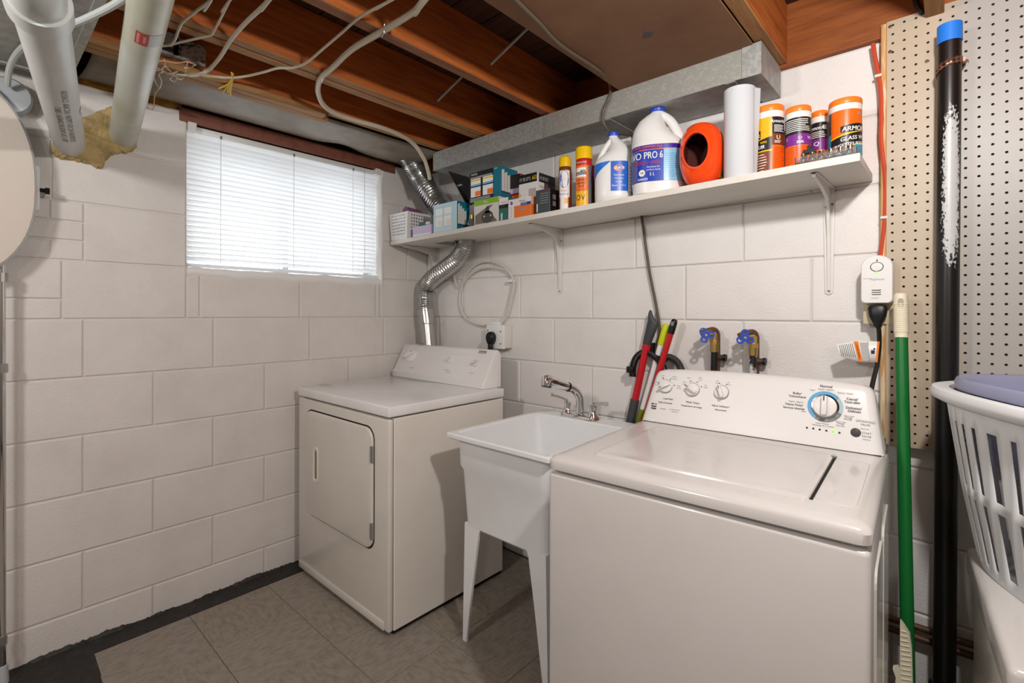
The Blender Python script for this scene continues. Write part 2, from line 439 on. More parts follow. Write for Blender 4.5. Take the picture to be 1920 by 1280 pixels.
def course(wall, axis, z0, z1, lo, hi, joints, hole=None):
    js = sorted([lo] + [j for j in joints if lo + 0.02 < j < hi - 0.02] + [hi])
    for a, b in zip(js, js[1:]):
        segs = [(a, b, z0, z1)]
        if hole:
            h0, h1, k0, k1 = hole; out = []
            for (p, q, r, s) in segs:
                if q <= h0 or p >= h1 or s <= k0 or r >= k1: out.append((p, q, r, s)); continue
                if p < h0: out.append((p, h0, r, s))
                if q > h1: out.append((h1, q, r, s))
                if r < k0: out.append((max(p, h0), min(q, h1), r, k0))
                if s > k1: out.append((max(p, h0), min(q, h1), k1, s))
            segs = out
        for (p, q, r, s) in segs: block(None, wall, axis, p, q, r, s)
def zline(k): return ZC - (k - 3) * BH
# --- window wall (x = 0)
mb = MB(); x0, x1 = -0.24, -0.005
mb.box(x0, x1, RY, OY0, -0.1, WT); mb.box(x0, x1, OY1, 0.24, -0.1, WT)
mb.box(x0, x1, OY0, OY1, -0.1, OZ0); mb.box(x0, x1, OY0, OY1, OZ1, WT)
wall_left = struct(mb.build('wall_left', 'mortar_paint'))
hole = (OY0, OY1, OZ0, OZ1)
for c in range(-1, 9):
    z1 = WT if c == -1 else zline(c); z0 = zline(c + 1) if c < 8 else 0.0
    if z1 - z0 < 0.01: continue
    if c >= 3: js = [-(0.73895 + k * BH) for k in range(-4, 16) if k % 2 == (0 if c in (3, 5, 7) else 1)]
    elif c == 2: js = [-0.36, -0.79, -1.222, -1.66]
    elif c == 1: js = [-0.15, -0.58, -1.01, -1.60, -1.71]
    elif c == 0: js = [-0.2, -0.63, -1.06, -1.69]
    else: js = [-0.4, -0.83, -1.26, -1.69]
    if c == 2:
        course(wall_left, 'x', z0, z1, -1.66, 0, js, hole); zm = P(60, 560, x=0).z
        course(wall_left, 'x', z0, zm, -3.2, -1.66, [-2.0, -2.4, -2.8]); course(wall_left, 'x', zm, z1, -3.2, -1.66, [-1.85, -2.2, -2.6])
    elif c == 1:
        course(wall_left, 'x', z0, z1, -1.60, 0, js, hole)
        za = P(125, 414, x=0).z; zb = P(125, 450, x=0).z
        course(wall_left, 'x', z0, zb, -3.2, -1.60, [-1.695, -1.9, -2.2, -2.6]); course(wall_left, 'x', zb, za, -3.2, -1.60, [-1.8, -2.1, -2.5]); course(wall_left, 'x', za, z1, -3.2, -1.60, [-1.695, -2.0, -2.4])
    else: course(wall_left, 'x', z0, z1, -3.2, 0, js, hole)
# --- shelf wall (y = 0)
wall_back = struct(MB().box(-0.24, RX, 0.005, 0.24, -0.1, WT).build('wall_back', 'mortar_paint'))
for c in range(-1, 9):
    z1 = WT if c == -1 else zline(c); z0 = zline(c + 1) if c < 8 else 0.0
    if z1 - z0 < 0.01: continue
    js = [0.53865 + k * BH for k in range(-2, 16) if k % 2 == (0 if c % 2 else 1)]
    course(wall_back, 'y', z0, z1, 0.0, 3.3, js)
struct(MB().box(RX, RX + 0.2, RY, 0.24, -0.1, 2.3).build('wall_right', 'plain_wall'))
struct(MB().box(-0.24, RX + 0.2, RY - 0.2, RY, -0.1, 2.3).build('wall_front', 'plain_wall'))

# --- ceiling: subfloor boards on open joists
ZJ = 2.085
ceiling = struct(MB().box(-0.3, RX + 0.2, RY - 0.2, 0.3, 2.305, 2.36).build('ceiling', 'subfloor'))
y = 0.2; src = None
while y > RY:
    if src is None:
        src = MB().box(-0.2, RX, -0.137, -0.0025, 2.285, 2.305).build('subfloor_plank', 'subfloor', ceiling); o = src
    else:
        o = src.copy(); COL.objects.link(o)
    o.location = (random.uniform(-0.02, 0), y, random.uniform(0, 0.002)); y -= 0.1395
JY0, JY1 = RY, -0.022
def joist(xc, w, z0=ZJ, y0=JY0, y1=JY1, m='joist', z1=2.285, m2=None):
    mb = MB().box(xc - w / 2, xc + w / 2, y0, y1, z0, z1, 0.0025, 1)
    for k, f in enumerate(mb.f):          # lower edge coloured paler than the faces, imitating grazing light
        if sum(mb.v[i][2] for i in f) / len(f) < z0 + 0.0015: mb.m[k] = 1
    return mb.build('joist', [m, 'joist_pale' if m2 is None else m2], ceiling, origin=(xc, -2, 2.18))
JOISTS = {}
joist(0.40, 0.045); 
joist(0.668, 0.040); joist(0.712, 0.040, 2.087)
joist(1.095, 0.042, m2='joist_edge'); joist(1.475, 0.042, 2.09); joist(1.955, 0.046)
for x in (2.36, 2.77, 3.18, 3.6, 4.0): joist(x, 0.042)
# strapping strips nailed under the joist beside the grey sheet
for dx in (-0.0205, 0.0205):
    MB().box(0.392 + dx - 0.0195, 0.392 + dx + 0.0195, -1.75, -0.862 - dx * 0.8, 2.058, 2.084, 0.0015, 1).build('strapping_strip', 'joist_pale', ceiling, origin=(0.39, -1.3, 2.07))
# rim boards over the two walls, sill plate
MB().box(-0.2, RX, -0.022, 0.02, WT, 2.285).build('rim_board', 'rim_wood', ceiling, origin=(2, 0, 2.18))
MB().box(-0.12, -0.07, RY, -0.022, WT + 0.005, 2.285).build('rim_board', 'dark_wood', ceiling, origin=(0, -2, 2.18))
# flat metal bridging straps between the joists
for (xa, xb, yy) in ((0.74, 1.07, -0.55), (1.12, 1.45, -0.62)):
    MB().tube([(xb, yy + 0.03, 2.27), ((xa + xb) / 2 + 0.02, yy, 2.19), (xa + 0.05, yy - 0.02, 2.12)], 0.0045, 6).build('bridging_strap', 'galv_dull', ceiling)
# nails of the subfloor poking through
for k, (x, yy) in enumerate(((0.92, -0.75), (0.98, -0.95), (1.30, -0.72), (1.36, -0.95), (1.40, -0.55), (1.25, -1.1))):
    MB().tube([(x, yy, 2.29), (x + 0.003, yy, 2.225)], 0.0028, 6).build('nail', 'black', ceiling)
# brown painted lintel board above the window
mb = MB(); mb.box(-0.24, 0.004, -1.30, -0.235, OZ1, 2.088, 0.004, 2)
struct(mb.build('trim_1', 'brown_paint', origin=(0, -0.8, 2.05)), 'brown painted board over the window blind')
# short length of yellow insulation lying on the wall top
mb = MB(); rings = []
for k in range(14):
    y = -1.95 + 0.66 * k / 13; r = 0.026 + random.uniform(-0.006, 0.006)
    if k in (0, 13): r *= 0.5
    rings.append([Vector((-0.03 + 1.5 * r * math.cos(a) + 0.01, y, WT + 0.020 + r * math.sin(a) * random.uniform(0.8, 1.1))) for a in [2 * math.pi * j / 10 for j in range(10)]])
mb.loft(rings)
tag(mb.build('insulation_strip', 'insul', origin=(0, -1.6, WT)), 'ragged strip of yellow brown insulation lying on top of the window wall', 'insulation')

# grey-brown sheet panned under the bay next to the window wall, curling open at its wall edge
def _sheet(u, v):
    y = -1.62 + 1.42 * u; x = 0.022 + (0.372 - 0.022) * v
    curl = math.exp(-((y + 0.58) / 0.10) ** 2) * 0.022 * (1 - v) ** 2
    sag = -0.012 * math.sin(math.pi * v) + 0.004 * math.sin(5 * u) * (1 - v)
    return Vector((x, y, 2.079 + sag + (0.012 + curl) * (1 - v) ** 1.5))
mb = MB().grid(_sheet, 60, 10)
o = mb.build('panning_sheet', 'grey_sheet', origin=(0.2, -0.9, 2.08)); md = o.modifiers.new('thick', 'SOLIDIFY'); md.thickness = 0.003; md.offset = 1
tag(o, 'grey brown fibre sheet nailed under the ceiling bay above the window', 'sheet')
# brown sheet under the return air bay
mb = MB().box(1.455, 1.93, -2.6, -0.235, 2.078, 2.084)
o = mb.build('return_air_sheet', 'brown_sheet', origin=(1.7, -1.4, 2.08))
tag(o, 'large brown hardboard sheet nailed across two joists above the duct', 'sheet')
pk = P(1216, 62, z=2.078)
mb = MB().lathe([(0.0001, 0), (0.014, 0), (0.014, 0.002), (0.0001, 0.002)], Matrix.Translation((pk.x, pk.y, 2.0762)), 20); mb.build('plug_disc', 'dark_grey', o)

# ================================================================== WINDOW AND BLIND
wf = MB()
xw = -0.15
win = struct(MB().box(-0.225, xw + 0.03, OY0, OY1, OZ0, OZ0 + 0.035).box(-0.225, xw + 0.03, OY0, OY1, OZ1 - 0.035, OZ1).box(-0.225, xw + 0.03, OY0, OY0 + 0.035, OZ0 + 0.035, OZ1 - 0.035).box(-0.225, xw + 0.03, OY1 - 0.035, OY1, OZ0 + 0.035, OZ1 - 0.035)
             .box(-0.205, xw + 0.01, -0.815, -0.785, OZ0 + 0.035, OZ1 - 0.035).build('window_1', 'white_plastic'), 'basement slider window behind the white blind')
for ya, yb in ((OY0 + 0.035, -0.815), (-0.785, OY1 - 0.035)):
    MB().box(-0.185, -0.181, ya, yb, OZ0 + 0.035, OZ1 - 0.035).build('pane', 'glass', win)
# plastered reveal: right jamb and rounded sill
mb = MB()
prof = [(0.006, 0.0), (0.007, 0.012), (0.003, 0.024), (-0.012, 0.030), (-0.12, 0.034), (-0.12, 0.0)]
prof = [(-0.003, -0.012)] + prof
rings = []
for k in range(40):
    yy = OY0 + (OY1 + 0.012 - OY0) * k / 39; w = 0.004 * math.sin(k * 0.55) + 0.003 * math.sin(k * 1.3)
    rings.append([Vector((px, yy, OZ0 + pz + w * (1 if pz < 0.02 else 0.3))) for px, pz in prof])
mb.loft(rings, 0)
mb.build('window_sill', 'white_plastic', win)
mb = MB(); rings = []
for k in range(24):
    zz = OZ0 + (OZ1 - OZ0) * k / 23; w = 0.002 * math.sin(k * 0.9)
    rings.append([Vector((a, OY1 + b, zz)) for a, b in ((0.006, 0.012 + w), (0.007, 0.001 + w), (-0.004, -0.008), (-0.12, -0.008), (-0.12, 0.012))])
mb.loft(rings, 0); mb.build('window_jamb', 'white_plastic', win)

blind = thing('window_blind', 'white horizontal slat blind filling the basement window', 'blind', (-0.03, -0.8, OZ0))
by0, by1 = OY0 + 0.004, OY1 - 0.012
MB().box(-0.05, -0.018, by0, by1, OZ1 - 0.028, OZ1 - 0.003, 0.002, 2).build('headrail', 'white_plastic', blind)
sw, tilt = 0.0250, math.radians(47); pitch = 0.0222
zs = OZ1 - 0.036; src = None; k = 0
ztop = zs; zbot = OZ0 + 0.058
ns = int((ztop - zbot) / pitch)
for k in range(ns + 1):
    z = ztop - k * pitch
    if src is None:
        def _sl(u, v):
            w = (v - 0.5) * sw; cam_ = 0.0016 * (1 - (2 * v - 1) ** 2)
            x = math.cos(tilt) * w - math.sin(tilt) * cam_; zz = math.sin(tilt) * w + math.cos(tilt) * cam_
            return Vector((x, by0 + (by1 - by0) * u, zz))
        src = MB().grid(_sl, 4, 4).build('slat', 'blind', blind); o = src
    else:
        o = src.copy(); COL.objects.link(o)
    o.location = (-0.034, 0, z)
MB().box(-0.046, -0.022, by0, by1, OZ0 + 0.034, OZ0 + 0.048, 0.004, 2).build('bottom_rail', 'blind', blind)
for u in (414, 551, 662):
    yy = P(u, 330, x=-0.02).y
    MB().tube([(-0.0195, yy, OZ1 - 0.02), (-0.0195, yy, OZ0 + 0.045)], 0.0011, 5).build('ladder_cord', 'white_plastic', blind)
    MB().box(-0.019, -0.0155, yy - 0.004, yy + 0.004, OZ1 - 0.032, OZ1 - 0.018).build('cord_clip', 'mid_grey', blind)
yy = P(684, 330, x=-0.012).y
MB().tube([(-0.014, yy, OZ1 - 0.02), (-0.014, yy + 0.002, 1.62), (-0.013, yy, 1.47)], 0.0011, 5).build('pull_cord', 'label_grey', blind)
for yy in (OY0 + 0.018, OY1 - 0.018):
    MB().box(-0.05, 0.010, yy - 0.016, yy + 0.016, OZ1 - 0.030, OZ1 + 0.004, 0.002, 1).build('end_bracket', 'offwhite', blind)
# ================================================================== DRYER
DX0, DX1, DY0, DY1 = 0.068, 0.820, -0.826, -0.195
dry = thing('dryer', 'white front loading clothes dryer under the window with rounded door', 'dryer', ((DX0 + DX1) / 2, (DY0 + DY1) / 2, 0))
MB().box(DX0 + 0.012, DX1 - 0.012, DY0 + 0.03, DY1, 0.0, 0.03).build('base', 'gap_dark', dry)
cab = MB().box(DX0, DX1, DY0 + 0.024, DY1, 0.018, 0.828, 0.003, 1).build('cabinet', 'cabinet_enamel', dry)
FY = DY0
front = MB().box(DX0 + 0.001, DX1, DY0, DY0 + 0.0225, 0.018, 0.826, 0.009, 3).build('front_panel', 'cream_enamel', dry)
# toe line pressed into the front panel
a = P(563, 1042, y=FY); b = P(716, 1171, y=FY); zt_ = (a.z + b.z) / 2
MB().box(DX0 + 0.012, DX1 - 0.03, FY - 0.0035, FY + 0.002, 0.02, zt_, 0.003, 2).build('toe_panel', 'cream_enamel', dry)
# door
c_ = [P(u, v, y=FY) for u, v in ((577, 769), (700, 801), (702, 1034), (574, 956))]
dx0 = (c_[0].x + c_[3].x) / 2; dx1 = (c_[1].x + c_[2].x) / 2; dz1 = (c_[0].z + c_[1].z) / 2; dz0 = (c_[2].z + c_[3].z) / 2
fr = (((dx0 + dx1) / 2, FY, (dz0 + dz1) / 2), (1, 0, 0), (0, 0, 1), (0, -1, 0))
W_, H_ = dx1 - dx0, dz1 - dz0
mb = MB().prism(rrect(W_ + 0.012, H_ + 0.012, 0.055, 8), fr, -0.001, 0.0006)
mb.build('door_gap', 'gap_dark', dry)
def _door_rings(w, h, r):
    return [Vector((fr[0][0] + x, FY - d, fr[0][2] + y)) for d, s in () for x, y in ()]
rings = []
for ins, d in ((0.0, 0.0), (0.0, 0.0055), (0.0025, 0.0085), (0.007, 0.010)):
    rings.append([Vector((fr[0][0] + x, FY - d, fr[0][2] + z)) for x, z in rrect(W_ - 2 * ins, H_ - 2 * ins, 0.052 - ins, 8)])
door = MB().loft(rings, 0, True, True).build('door', 'cream_enamel', dry)
ha = P(592, 842, y=FY - 0.01); hb = P(592, 900, y=FY - 0.01)
hz = (ha.z + hb.z) / 2; hh = ha.z - hb.z
rings = []
for (w, h, d) in ((0.046, hh + 0.02, 0.0), (0.046, hh + 0.02, 0.003), (0.030, hh + 0.002, 0.0035), (0.022, hh - 0.006, 0.0005)):
    rings.append([Vector((ha.x + x, FY - 0.010 - d, hz + z)) for x, z in rrect(w, h, w * 0.32, 4)])
mb = MB().loft(rings, 0, True, True)
mb.build('door_handle', 'offwhite', door)
MB().prism(rrect(0.016, hh - 0.014, 0.007, 4), ((ha.x + 0.003, FY - 0.0112, hz), (1, 0, 0), (0, 0, 1), (0, -1, 0)), 0, 0.0006).build('handle_recess', M('tan_recess', '#8b7650', 0.7), door)
for (u, v) in ((701, 853), (701, 998)):
    p = P(u, v, y=FY - 0.008)
    mb = MB().box(dx1 - 0.010, dx1 + 0.004, FY - 0.0125, FY - 0.001, p.z - 0.033, p.z + 0.033, 0.001, 1)
    mb.tube([(dx1 + 0.002, FY - 0.012, p.z - 0.03), (dx1 + 0.002, FY - 0.012, p.z + 0.03)], 0.0035, 8)
    mb.build('hinge', 'steel', door)
# top deck
MB().box(DX0 - 0.002, DX1 + 0.003, DY0 - 0.003, DY1 + 0.004, 0.834, 0.8745, 0.006, 3).build('top_panel', 'lit_top_enamel', dry)
mb = MB(); o_ = P(596, 719, z=0.8748)
for k in range(3):
    put_text(mb, ['REMOVE LINT BEFORE EACH LOAD', 'NETTOYER LE FILTRE', 'CLEAN SCREEN'][k], 0.011, plane_map((o_.x + 0.02, o_.y - 0.02 + 0.018 * k, 0.8747), (1, 0, 0), (0, 1, 0)), 0, 'L')
mb.build('printed_notice', 'ink_soft', dry)
# console
kx0, kx1 = DX0 - 0.030, DX1 - 0.045
ky = -0.283
prof = [(ky, 0.8755), (ky - 0.002, 0.904), (ky + 0.012, 0.916), (-0.203, 1.042), (-0.191, 1.051), (-0.175, 1.051), (-0.165, 1.041), (-0.165, 0.8755)]
rings = []
for (x, ins) in ((kx0, 0.012), (kx0 + 0.003, 0.005), (kx0 + 0.012, 0), (kx1 - 0.012, 0), (kx1 - 0.003, 0.005), (kx1, 0.012)):
    cy_, cz_ = -0.19, 0.94
    rings.append([Vector((x, yy + (ins if yy < -0.22 else 0), zz - (ins if zz > 0.95 else 0))) for yy, zz in prof])
con = MB().loft(rings, 0).build('control_console', 'console_white', dry, 40)
so = Vector((kx0, ky + 0.012, 0.916)); sey = (Vector((kx0, -0.203, 1.042)) - so).normalized(); sn = Vector((1, 0, 0)).cross(sey)
def on_con(u, v): return RP(u, v, so, sn)
def knob(p, n, up, r, h, mats, parent, name, grip=True, turn=0.0):
    n = Vector(n).normalized(); up = (Vector(up) - n * Vector(up).dot(n)).normalized(); rt = up.cross(n)
    up2 = up * math.cos(turn) + rt * math.sin(turn); rt2 = up2.cross(n)
    mat = Matrix(((rt2.x, up2.x, n.x, p.x), (rt2.y, up2.y, n.y, p.y), (rt2.z, up2.z, n.z, p.z), (0, 0, 0, 1)))
    mb = MB().lathe([(r, 0), (r, h * 0.25), (r * 0.96, h * 0.34), (r * 0.86, h * 0.38)], mat, 28)
    k = mb.build(name, mats[0], parent)
    g = MB().box(-r * 0.24, r * 0.24, -r * 0.88, r * 0.95, h * 0.30, h, r * 0.12, 2, 0, mat)
    g.build('knob_grip', mats[0], k)
    MB().box(-r * 0.05, r * 0.05, r * 0.45, r * 0.9, h, h + 0.0006, 0, 1, 0, mat).build('pointer_mark', mats[1], k)
    return k
knob(on_con(772, 666), sn, sey, 0.040, 0.030, ('console_white', 'ink_soft'), con, 'timer_knob', turn=1.0)
knob(on_con(845, 674), sn, sey, 0.019, 0.024, ('console_white', 'ink_soft'), con, 'small_knob', turn=1.1)
knob(on_con(893, 681), sn, sey, 0.019, 0.024, ('offwhite', 'ink_soft'), con, 'small_knob', turn=1.1)
# raised moulding line, badge and print
l0 = on_con(782, 659); l1 = on_con(912, 669)
MB().tube(smooth_path([l0 - sey * 0.012, l0 + Vector((0.03, 0, 0)), (l0 + l1) / 2, l1], 6), 0.0016, 6).build('moulding', 'console_white', con)
bp = on_con(905, 660)
mb = MB(); mb.prism(rrect(0.052, 0.014, 0.002, 2), (bp, (1, 0, 0), sey, sn), 0, 0.0006, 0)
put_text(mb, 'Kenmore', 0.011, plane_map(bp - sey * 0.004, (1, 0, 0), sey, 0.0008), 1)
mb.build('badge', ['mid_grey', 'label_white'], con)
mb = MB()
for (u, v, s, t) in ((790, 648, 0.008, 'HEAVY DUTY'), (772, 690, 0.007, 'AUTO DRY'), (838, 694, 0.007, 'Temperature'), (840, 698, 0.007, 'Température'), (884, 700, 0.007, 'End of cycle'), (757, 672, 0.006, 'AIR'), (757, 679, 0.006, 'OFF')):
    put_text(mb, t, s, plane_map(on_con(u, v), (1, 0, 0), sey, 0.0006), 0)
mb.build('printed_scale', 'ink_soft', con)['kind'] = 'stuff'

# ================================================================== WASHER
wrot = math.radians(2.4); wc = Vector((1.9456, -0.5573, 0))
WM = Matrix.Translation(wc) @ Matrix.Rotation(wrot, 4, 'Z')
wash = thing('washing_machine', 'white top loading washing machine with cycle dial, beside the sink', 'washer', wc, wrot)
hw, hd = 0.339, 0.3095
WZ = 0.863
MB().box(-hw + 0.02, hw - 0.02, -hd + 0.02, hd - 0.03, 0.0, 0.03, 0, 1, 0, WM).build('base', 'gap_dark', wash)
MB().box(-hw, hw, -hd, hd - 0.01, 0.02, 0.821, 0.010, 3, 0, WM).build('cabinet', 'white_enamel', wash)
# pressed side panel with two upright ribs
mb = MB()
for (y0, y1) in ((-0.22, -0.02), (0.03, 0.24)):
    mb.prism(rrect(y1 - y0, 0.66, 0.03, 4), (WM @ Vector((hw, (y0 + y1) / 2, 0.42)), WM.to_3x3() @ Vector((0, 1, 0)), (0, 0, 1), WM.to_3x3() @ Vector((1, 0, 0))), -0.001, 0.004, 0)
mb.build('side_panel', 'white_enamel', wash)
def wv(x, y, z): return WM @ Vector((x, y, z))
# top: a thick lid frame with a sunken lid
rings = []
for ins, z in ((0.004, 0.8265), (-0.002, 0.831), (-0.003, 0.850), (0.001, 0.858), (0.010, WZ), (0.030, WZ + 0.001)):
    rings.append([wv(x, y, z) for x, y in rrect(2 * (hw - ins), 2 * (hd - ins), 0.022, 5)])
MB().loft(rings, 0).build('top_panel', 'white_enamel', wash)
lid = [P(u, v, z=WZ) for u, v in ((1120, 849), (1234, 799), (1563, 861), (1512, 946))]
ll = [WM.inverted() @ p for p in lid]
lx0 = (ll[0].x + ll[1].x) / 2; lx1 = (ll[2].x + ll[3].x) / 2; ly0 = (ll[0].y + ll[3].y) / 2; ly1 = (ll[1].y + ll[2].y) / 2
lc = ((lx0 + lx1) / 2, (ly0 + ly1) / 2)
rings = []
for ins, z in ((-0.004, WZ + 0.0012), (0, WZ + 0.0016), (0.0015, WZ + 0.0055), (0.006, WZ + 0.0075), (0.016, WZ + 0.0062), (0.05, WZ + 0.0050)):
    rings.append([wv(lc[0] + x, lc[1] + y, z) for x, y in rrect(lx1 - lx0 - 2 * ins, ly1 - ly0 - 2 * ins, 0.014, 4)])
lidob = MB().loft(rings, 0).build('lid', 'white_enamel', wash)
MB().box(lx1 - 0.001, lx1 + 0.005, ly0 + 0.008, ly1 - 0.004, WZ + 0.001, WZ + 0.0025, 0, 1, 0, WM).build('lid_gap', 'gap_dark', wash)
MB().box(lx1 - 0.006, lx1 + 0.004, ly1 - 0.03, ly1 - 0.01, WZ + 0.002, WZ + 0.008, 0.001, 1, 0, WM).build('lid_hinge', 'steel', lidob)
# faint raised border to the right of the lid
rings = []
pl = rrect(hw - 0.035 - lx1, ly1 - ly0 - 0.03, 0.02, 4, (hw - 0.03 + lx1) / 2 + 0.004, lc[1])
MB().tube([wv(x, y, WZ + 0.0005) for x, y in pl], 0.0014, 5, 0, False, True).build('moulding', 'white_enamel', wash)
# console
kyb = 0.232; zt1 = 1.044
prof = [(kyb, WZ + 0.001), (kyb + 0.004, 0.873), (kyb + 0.045, zt1 - 0.02), (kyb + 0.052, zt1 - 0.006), (kyb + 0.064, zt1), (kyb + 0.090, zt1), (kyb + 0.10, zt1 - 0.012), (kyb + 0.105, WZ + 0.001)]
rings = []
cw = 0.334
def top_sink(x):  # gently arched top edge
    return 0.010 * (x / cw) ** 2
xs_ = [(-cw, 0.030), (-cw + 0.004, 0.014), (-cw + 0.014, 0.004), (-cw + 0.03, 0)] + [(t, 0) for t in (-0.2, -0.1, 0, 0.1, 0.2)] + [(cw - 0.03, 0), (cw - 0.014, 0.004), (cw - 0.004, 0.014), (cw, 0.030)]
for x, ins in xs_:
    rings.append([wv(x + (0.028 * (1 if x < 0 else -0.75) * (zz - WZ) / (zt1 - WZ) if abs(x) > 0.3 else 0), yy + (ins * 0.4 if yy < kyb + 0.06 else 0), zz - ((ins + top_sink(x)) if zz > 1.0 else 0)) for yy, zz in prof])
wcon = MB().loft(rings, 0).build('control_console', 'console_white', wash, 40)
co = wv(0, kyb + 0.004, 0.873); cex = (WM.to_3x3() @ Vector((1, 0, 0))).normalized(); cey = ((wv(0, kyb + 0.045, zt1 - 0.02)) - co).normalized(); cn = cex.cross(cey)
def on_w(u, v): return RP(u, v, co, cn)
MB().box(-cw + 0.01, cw - 0.006, kyb - 0.0015, kyb + 0.01, WZ + 0.0005, WZ + 0.0025, 0, 1, 0, WM).build('console_seam', 'gap_dark', wash)
def arc_ticks(mb, p, r, angs):
    for a in angs:
        q = p + (cey * math.cos(a) + cex * math.sin(a)) * r
        mb.prism([(0.0018 * math.cos(t), 0.0018 * math.sin(t)) for t in [2 * math.pi * k / 8 for k in range(8)]], (q, cex, cey, cn), 0, 0.0005, 0)
pr_ = MB()
for (u, v, r, turn, angs) in ((1249, 724, 0.021, -2.05, (-1.25, -0.45, 0.45, 1.35)), (1299, 730, 0.021, -1.05, (-1.15, -0.35, 0.45, 1.15)), (1353, 735, 0.021, -0.35, (-0.3, 0.45))):
    p = on_w(u, v)
    MB().lathe([(r * 1.09, 0), (r * 1.09, 0.0016), (r, 0.002)], Matrix(((cex.x, cey.x, cn.x, p.x), (cex.y, cey.y, cn.y, p.y), (cex.z, cey.z, cn.z, p.z), (0, 0, 0, 1))), 28).build('knob_ring', 'steel', wcon)
    knob(p + cn * 0.002, cn, cey, r, 0.020, ('console_white', 'ink'), wcon, 'selector_knob', turn=turn)
    tk_ = MB(); arc_ticks(tk_, p, r * 1.38, angs); tk_.build('scale_ticks', 'ink', wcon)['kind'] = 'stuff'
PR = {}
def wt(t, u, v, s, mi=0, al='C', bold=0.0):
    key = (u > 1400) + (u > 1274) + (u > 1330) if u < 1400 else (4 if u > 1612 else 5)
    if u < 1400 and v > 758 and u < 1274 and mi == 1: key = 6
    mb_ = PR.setdefault(key, MB())
    put_text(mb_, t, s * 0.86, plane_map(on_w(u, v), cex, cey, 0.0006), mi, al, 1.0, 0.0, bold)
wt('Load Size/', 1253, 749, 0.0095, 0, 'C', 0.03); wt('Taille de brassée', 1247, 756, 0.0085, 0, 'C', 0.03)
wt('Wash Temp./', 1299, 756, 0.0095, 0, 'C', 0.03); wt('Température de lavage', 1296, 763, 0.0085, 0, 'C', 0.03)
wt('Fabric Softener/', 1351, 763, 0.0095, 0, 'C', 0.03); wt('Adoucissant', 1351, 770, 0.0085, 0, 'C', 0.03)
for (t, u, v) in (('Small', 1243, 704), ('Petit', 1243, 708), ('Medium', 1265, 707), ('Moyenne', 1265, 711), ('Extra Small', 1231, 717), ('Très petit', 1231, 721), ('Large', 1273, 724), ('Grande', 1273, 728),
                  ('Warm', 1292, 709), ('Cool', 1283, 717), ('Froid', 1283, 721), ('Tiède', 1313, 713), ('Warm', 1313, 709), ('Hot', 1323, 723), ('Chaud', 1323, 727), ('Off', 1345, 715), ('Arrêt', 1345, 719), ('On', 1366, 718), ('Marche', 1366, 722)):
    wt(t, u, v, 0.0055, 1)
# stripe emblem
pr_ = MB()
em = on_w(1226, 761)
for k in range(3):
    y0 = 0.0075 - k * 0.0075
    pr_.prism([(-0.009, y0 - 0.002), (-0.004, y0 - 0.001), (0.002, y0 - 0.0035 * (k > 0)), (0.009, y0 - 0.001), (0.009, y0 + 0.003), (0.002, y0 + 0.001), (-0.004, y0 + 0.003), (-0.009, y0 + 0.002)], (em, cex, cey, cn), 0, 0.0006, 0)
pr_.build('emblem', 'ink', wcon)
wt('500 SERIES', 1243, 767, 0.0050, 1); wt('HE TECHNOLOGY', 1265, 769, 0.0050, 1); wt('QUIET PAK', 1265, 773, 0.0050, 1)
# main dial
dp = on_w(1547, 762); DR = 0.0300
dm = Matrix(((cex.x, cey.x, cn.x, dp.x), (cex.y, cey.y, cn.y, dp.y), (cex.z, cey.z, cn.z, dp.z), (0, 0, 0, 1)))
def ringpatch(mb, r0, r1, a0, a1, lift, mi):
    nn = max(4, int(abs(a1 - a0) / 0.12)); 
    mb.grid(lambda s, t: dp + (cey * math.cos(a0 + (a1 - a0) * s) + cex * math.sin(a0 + (a1 - a0) * s)) * (r0 + (r1 - r0) * t) + cn * lift, nn, 1, mi)
mb = MB()
ringpatch(mb, DR * 0.9, DR * 1.42, -2.5, 0.85, 0.0008, 0); ringpatch(mb, DR * 0.9, DR * 1.42, 0.87, 1.95, 0.0008, 1)
for a0, a1 in ((1.97, 2.45), (2.47, 2.75), (2.77, 3.25), (3.27, 3.76)): ringpatch(mb, DR * 0.9, DR * 1.42, a0, a1, 0.0008, 2)
arc = (2.2, 3.0, 3.5)
for a in arc:
    q = dp + (cey * math.cos(a) + cex * math.sin(a)) * DR * 1.22
    mb.prism([(0.0012 * math.cos(t), 0.0012 * math.sin(t)) for t in [2 * math.pi * k / 6 for k in range(6)]], (q, cex, cey, cn), 0.001, 0.0013, 3)
mb.build('cycle_ring', ['dial_blue', 'dial_pale', 'mid_grey', 'label_white'], wcon)
MB().lathe([(DR * 1.12, 0.0008), (DR * 1.12, 0.003), (DR * 1.0, 0.0035)], dm, 36).build('dial_bezel', 'chrome', wcon)
knob(dp + cn * 0.0035, cn, cey, DR * 0.97, 0.026, ('console_white', 'ink'), wcon, 'cycle_dial')
for (t, u, v, s, b) in (('Normal', 1549, 726, 0.011, 0.03), ('Bulky/', 1495, 739, 0.0105, 0.03), ('Volumineux', 1495, 745, 0.0105, 0.03), ('Heavy Duty/', 1489, 760, 0.0105, 0.03), ('Service intense', 1488, 766.5, 0.0105, 0.03),
                        ('Casual/', 1598, 750, 0.0105, 0.03), ('Tout-aller', 1598, 756, 0.0105, 0.03), ('Delicates/', 1601, 767, 0.0105, 0.03), ('Délicats', 1602, 773, 0.0105, 0.03)):
    wt(t, u, v, s, 0, 'C', b)
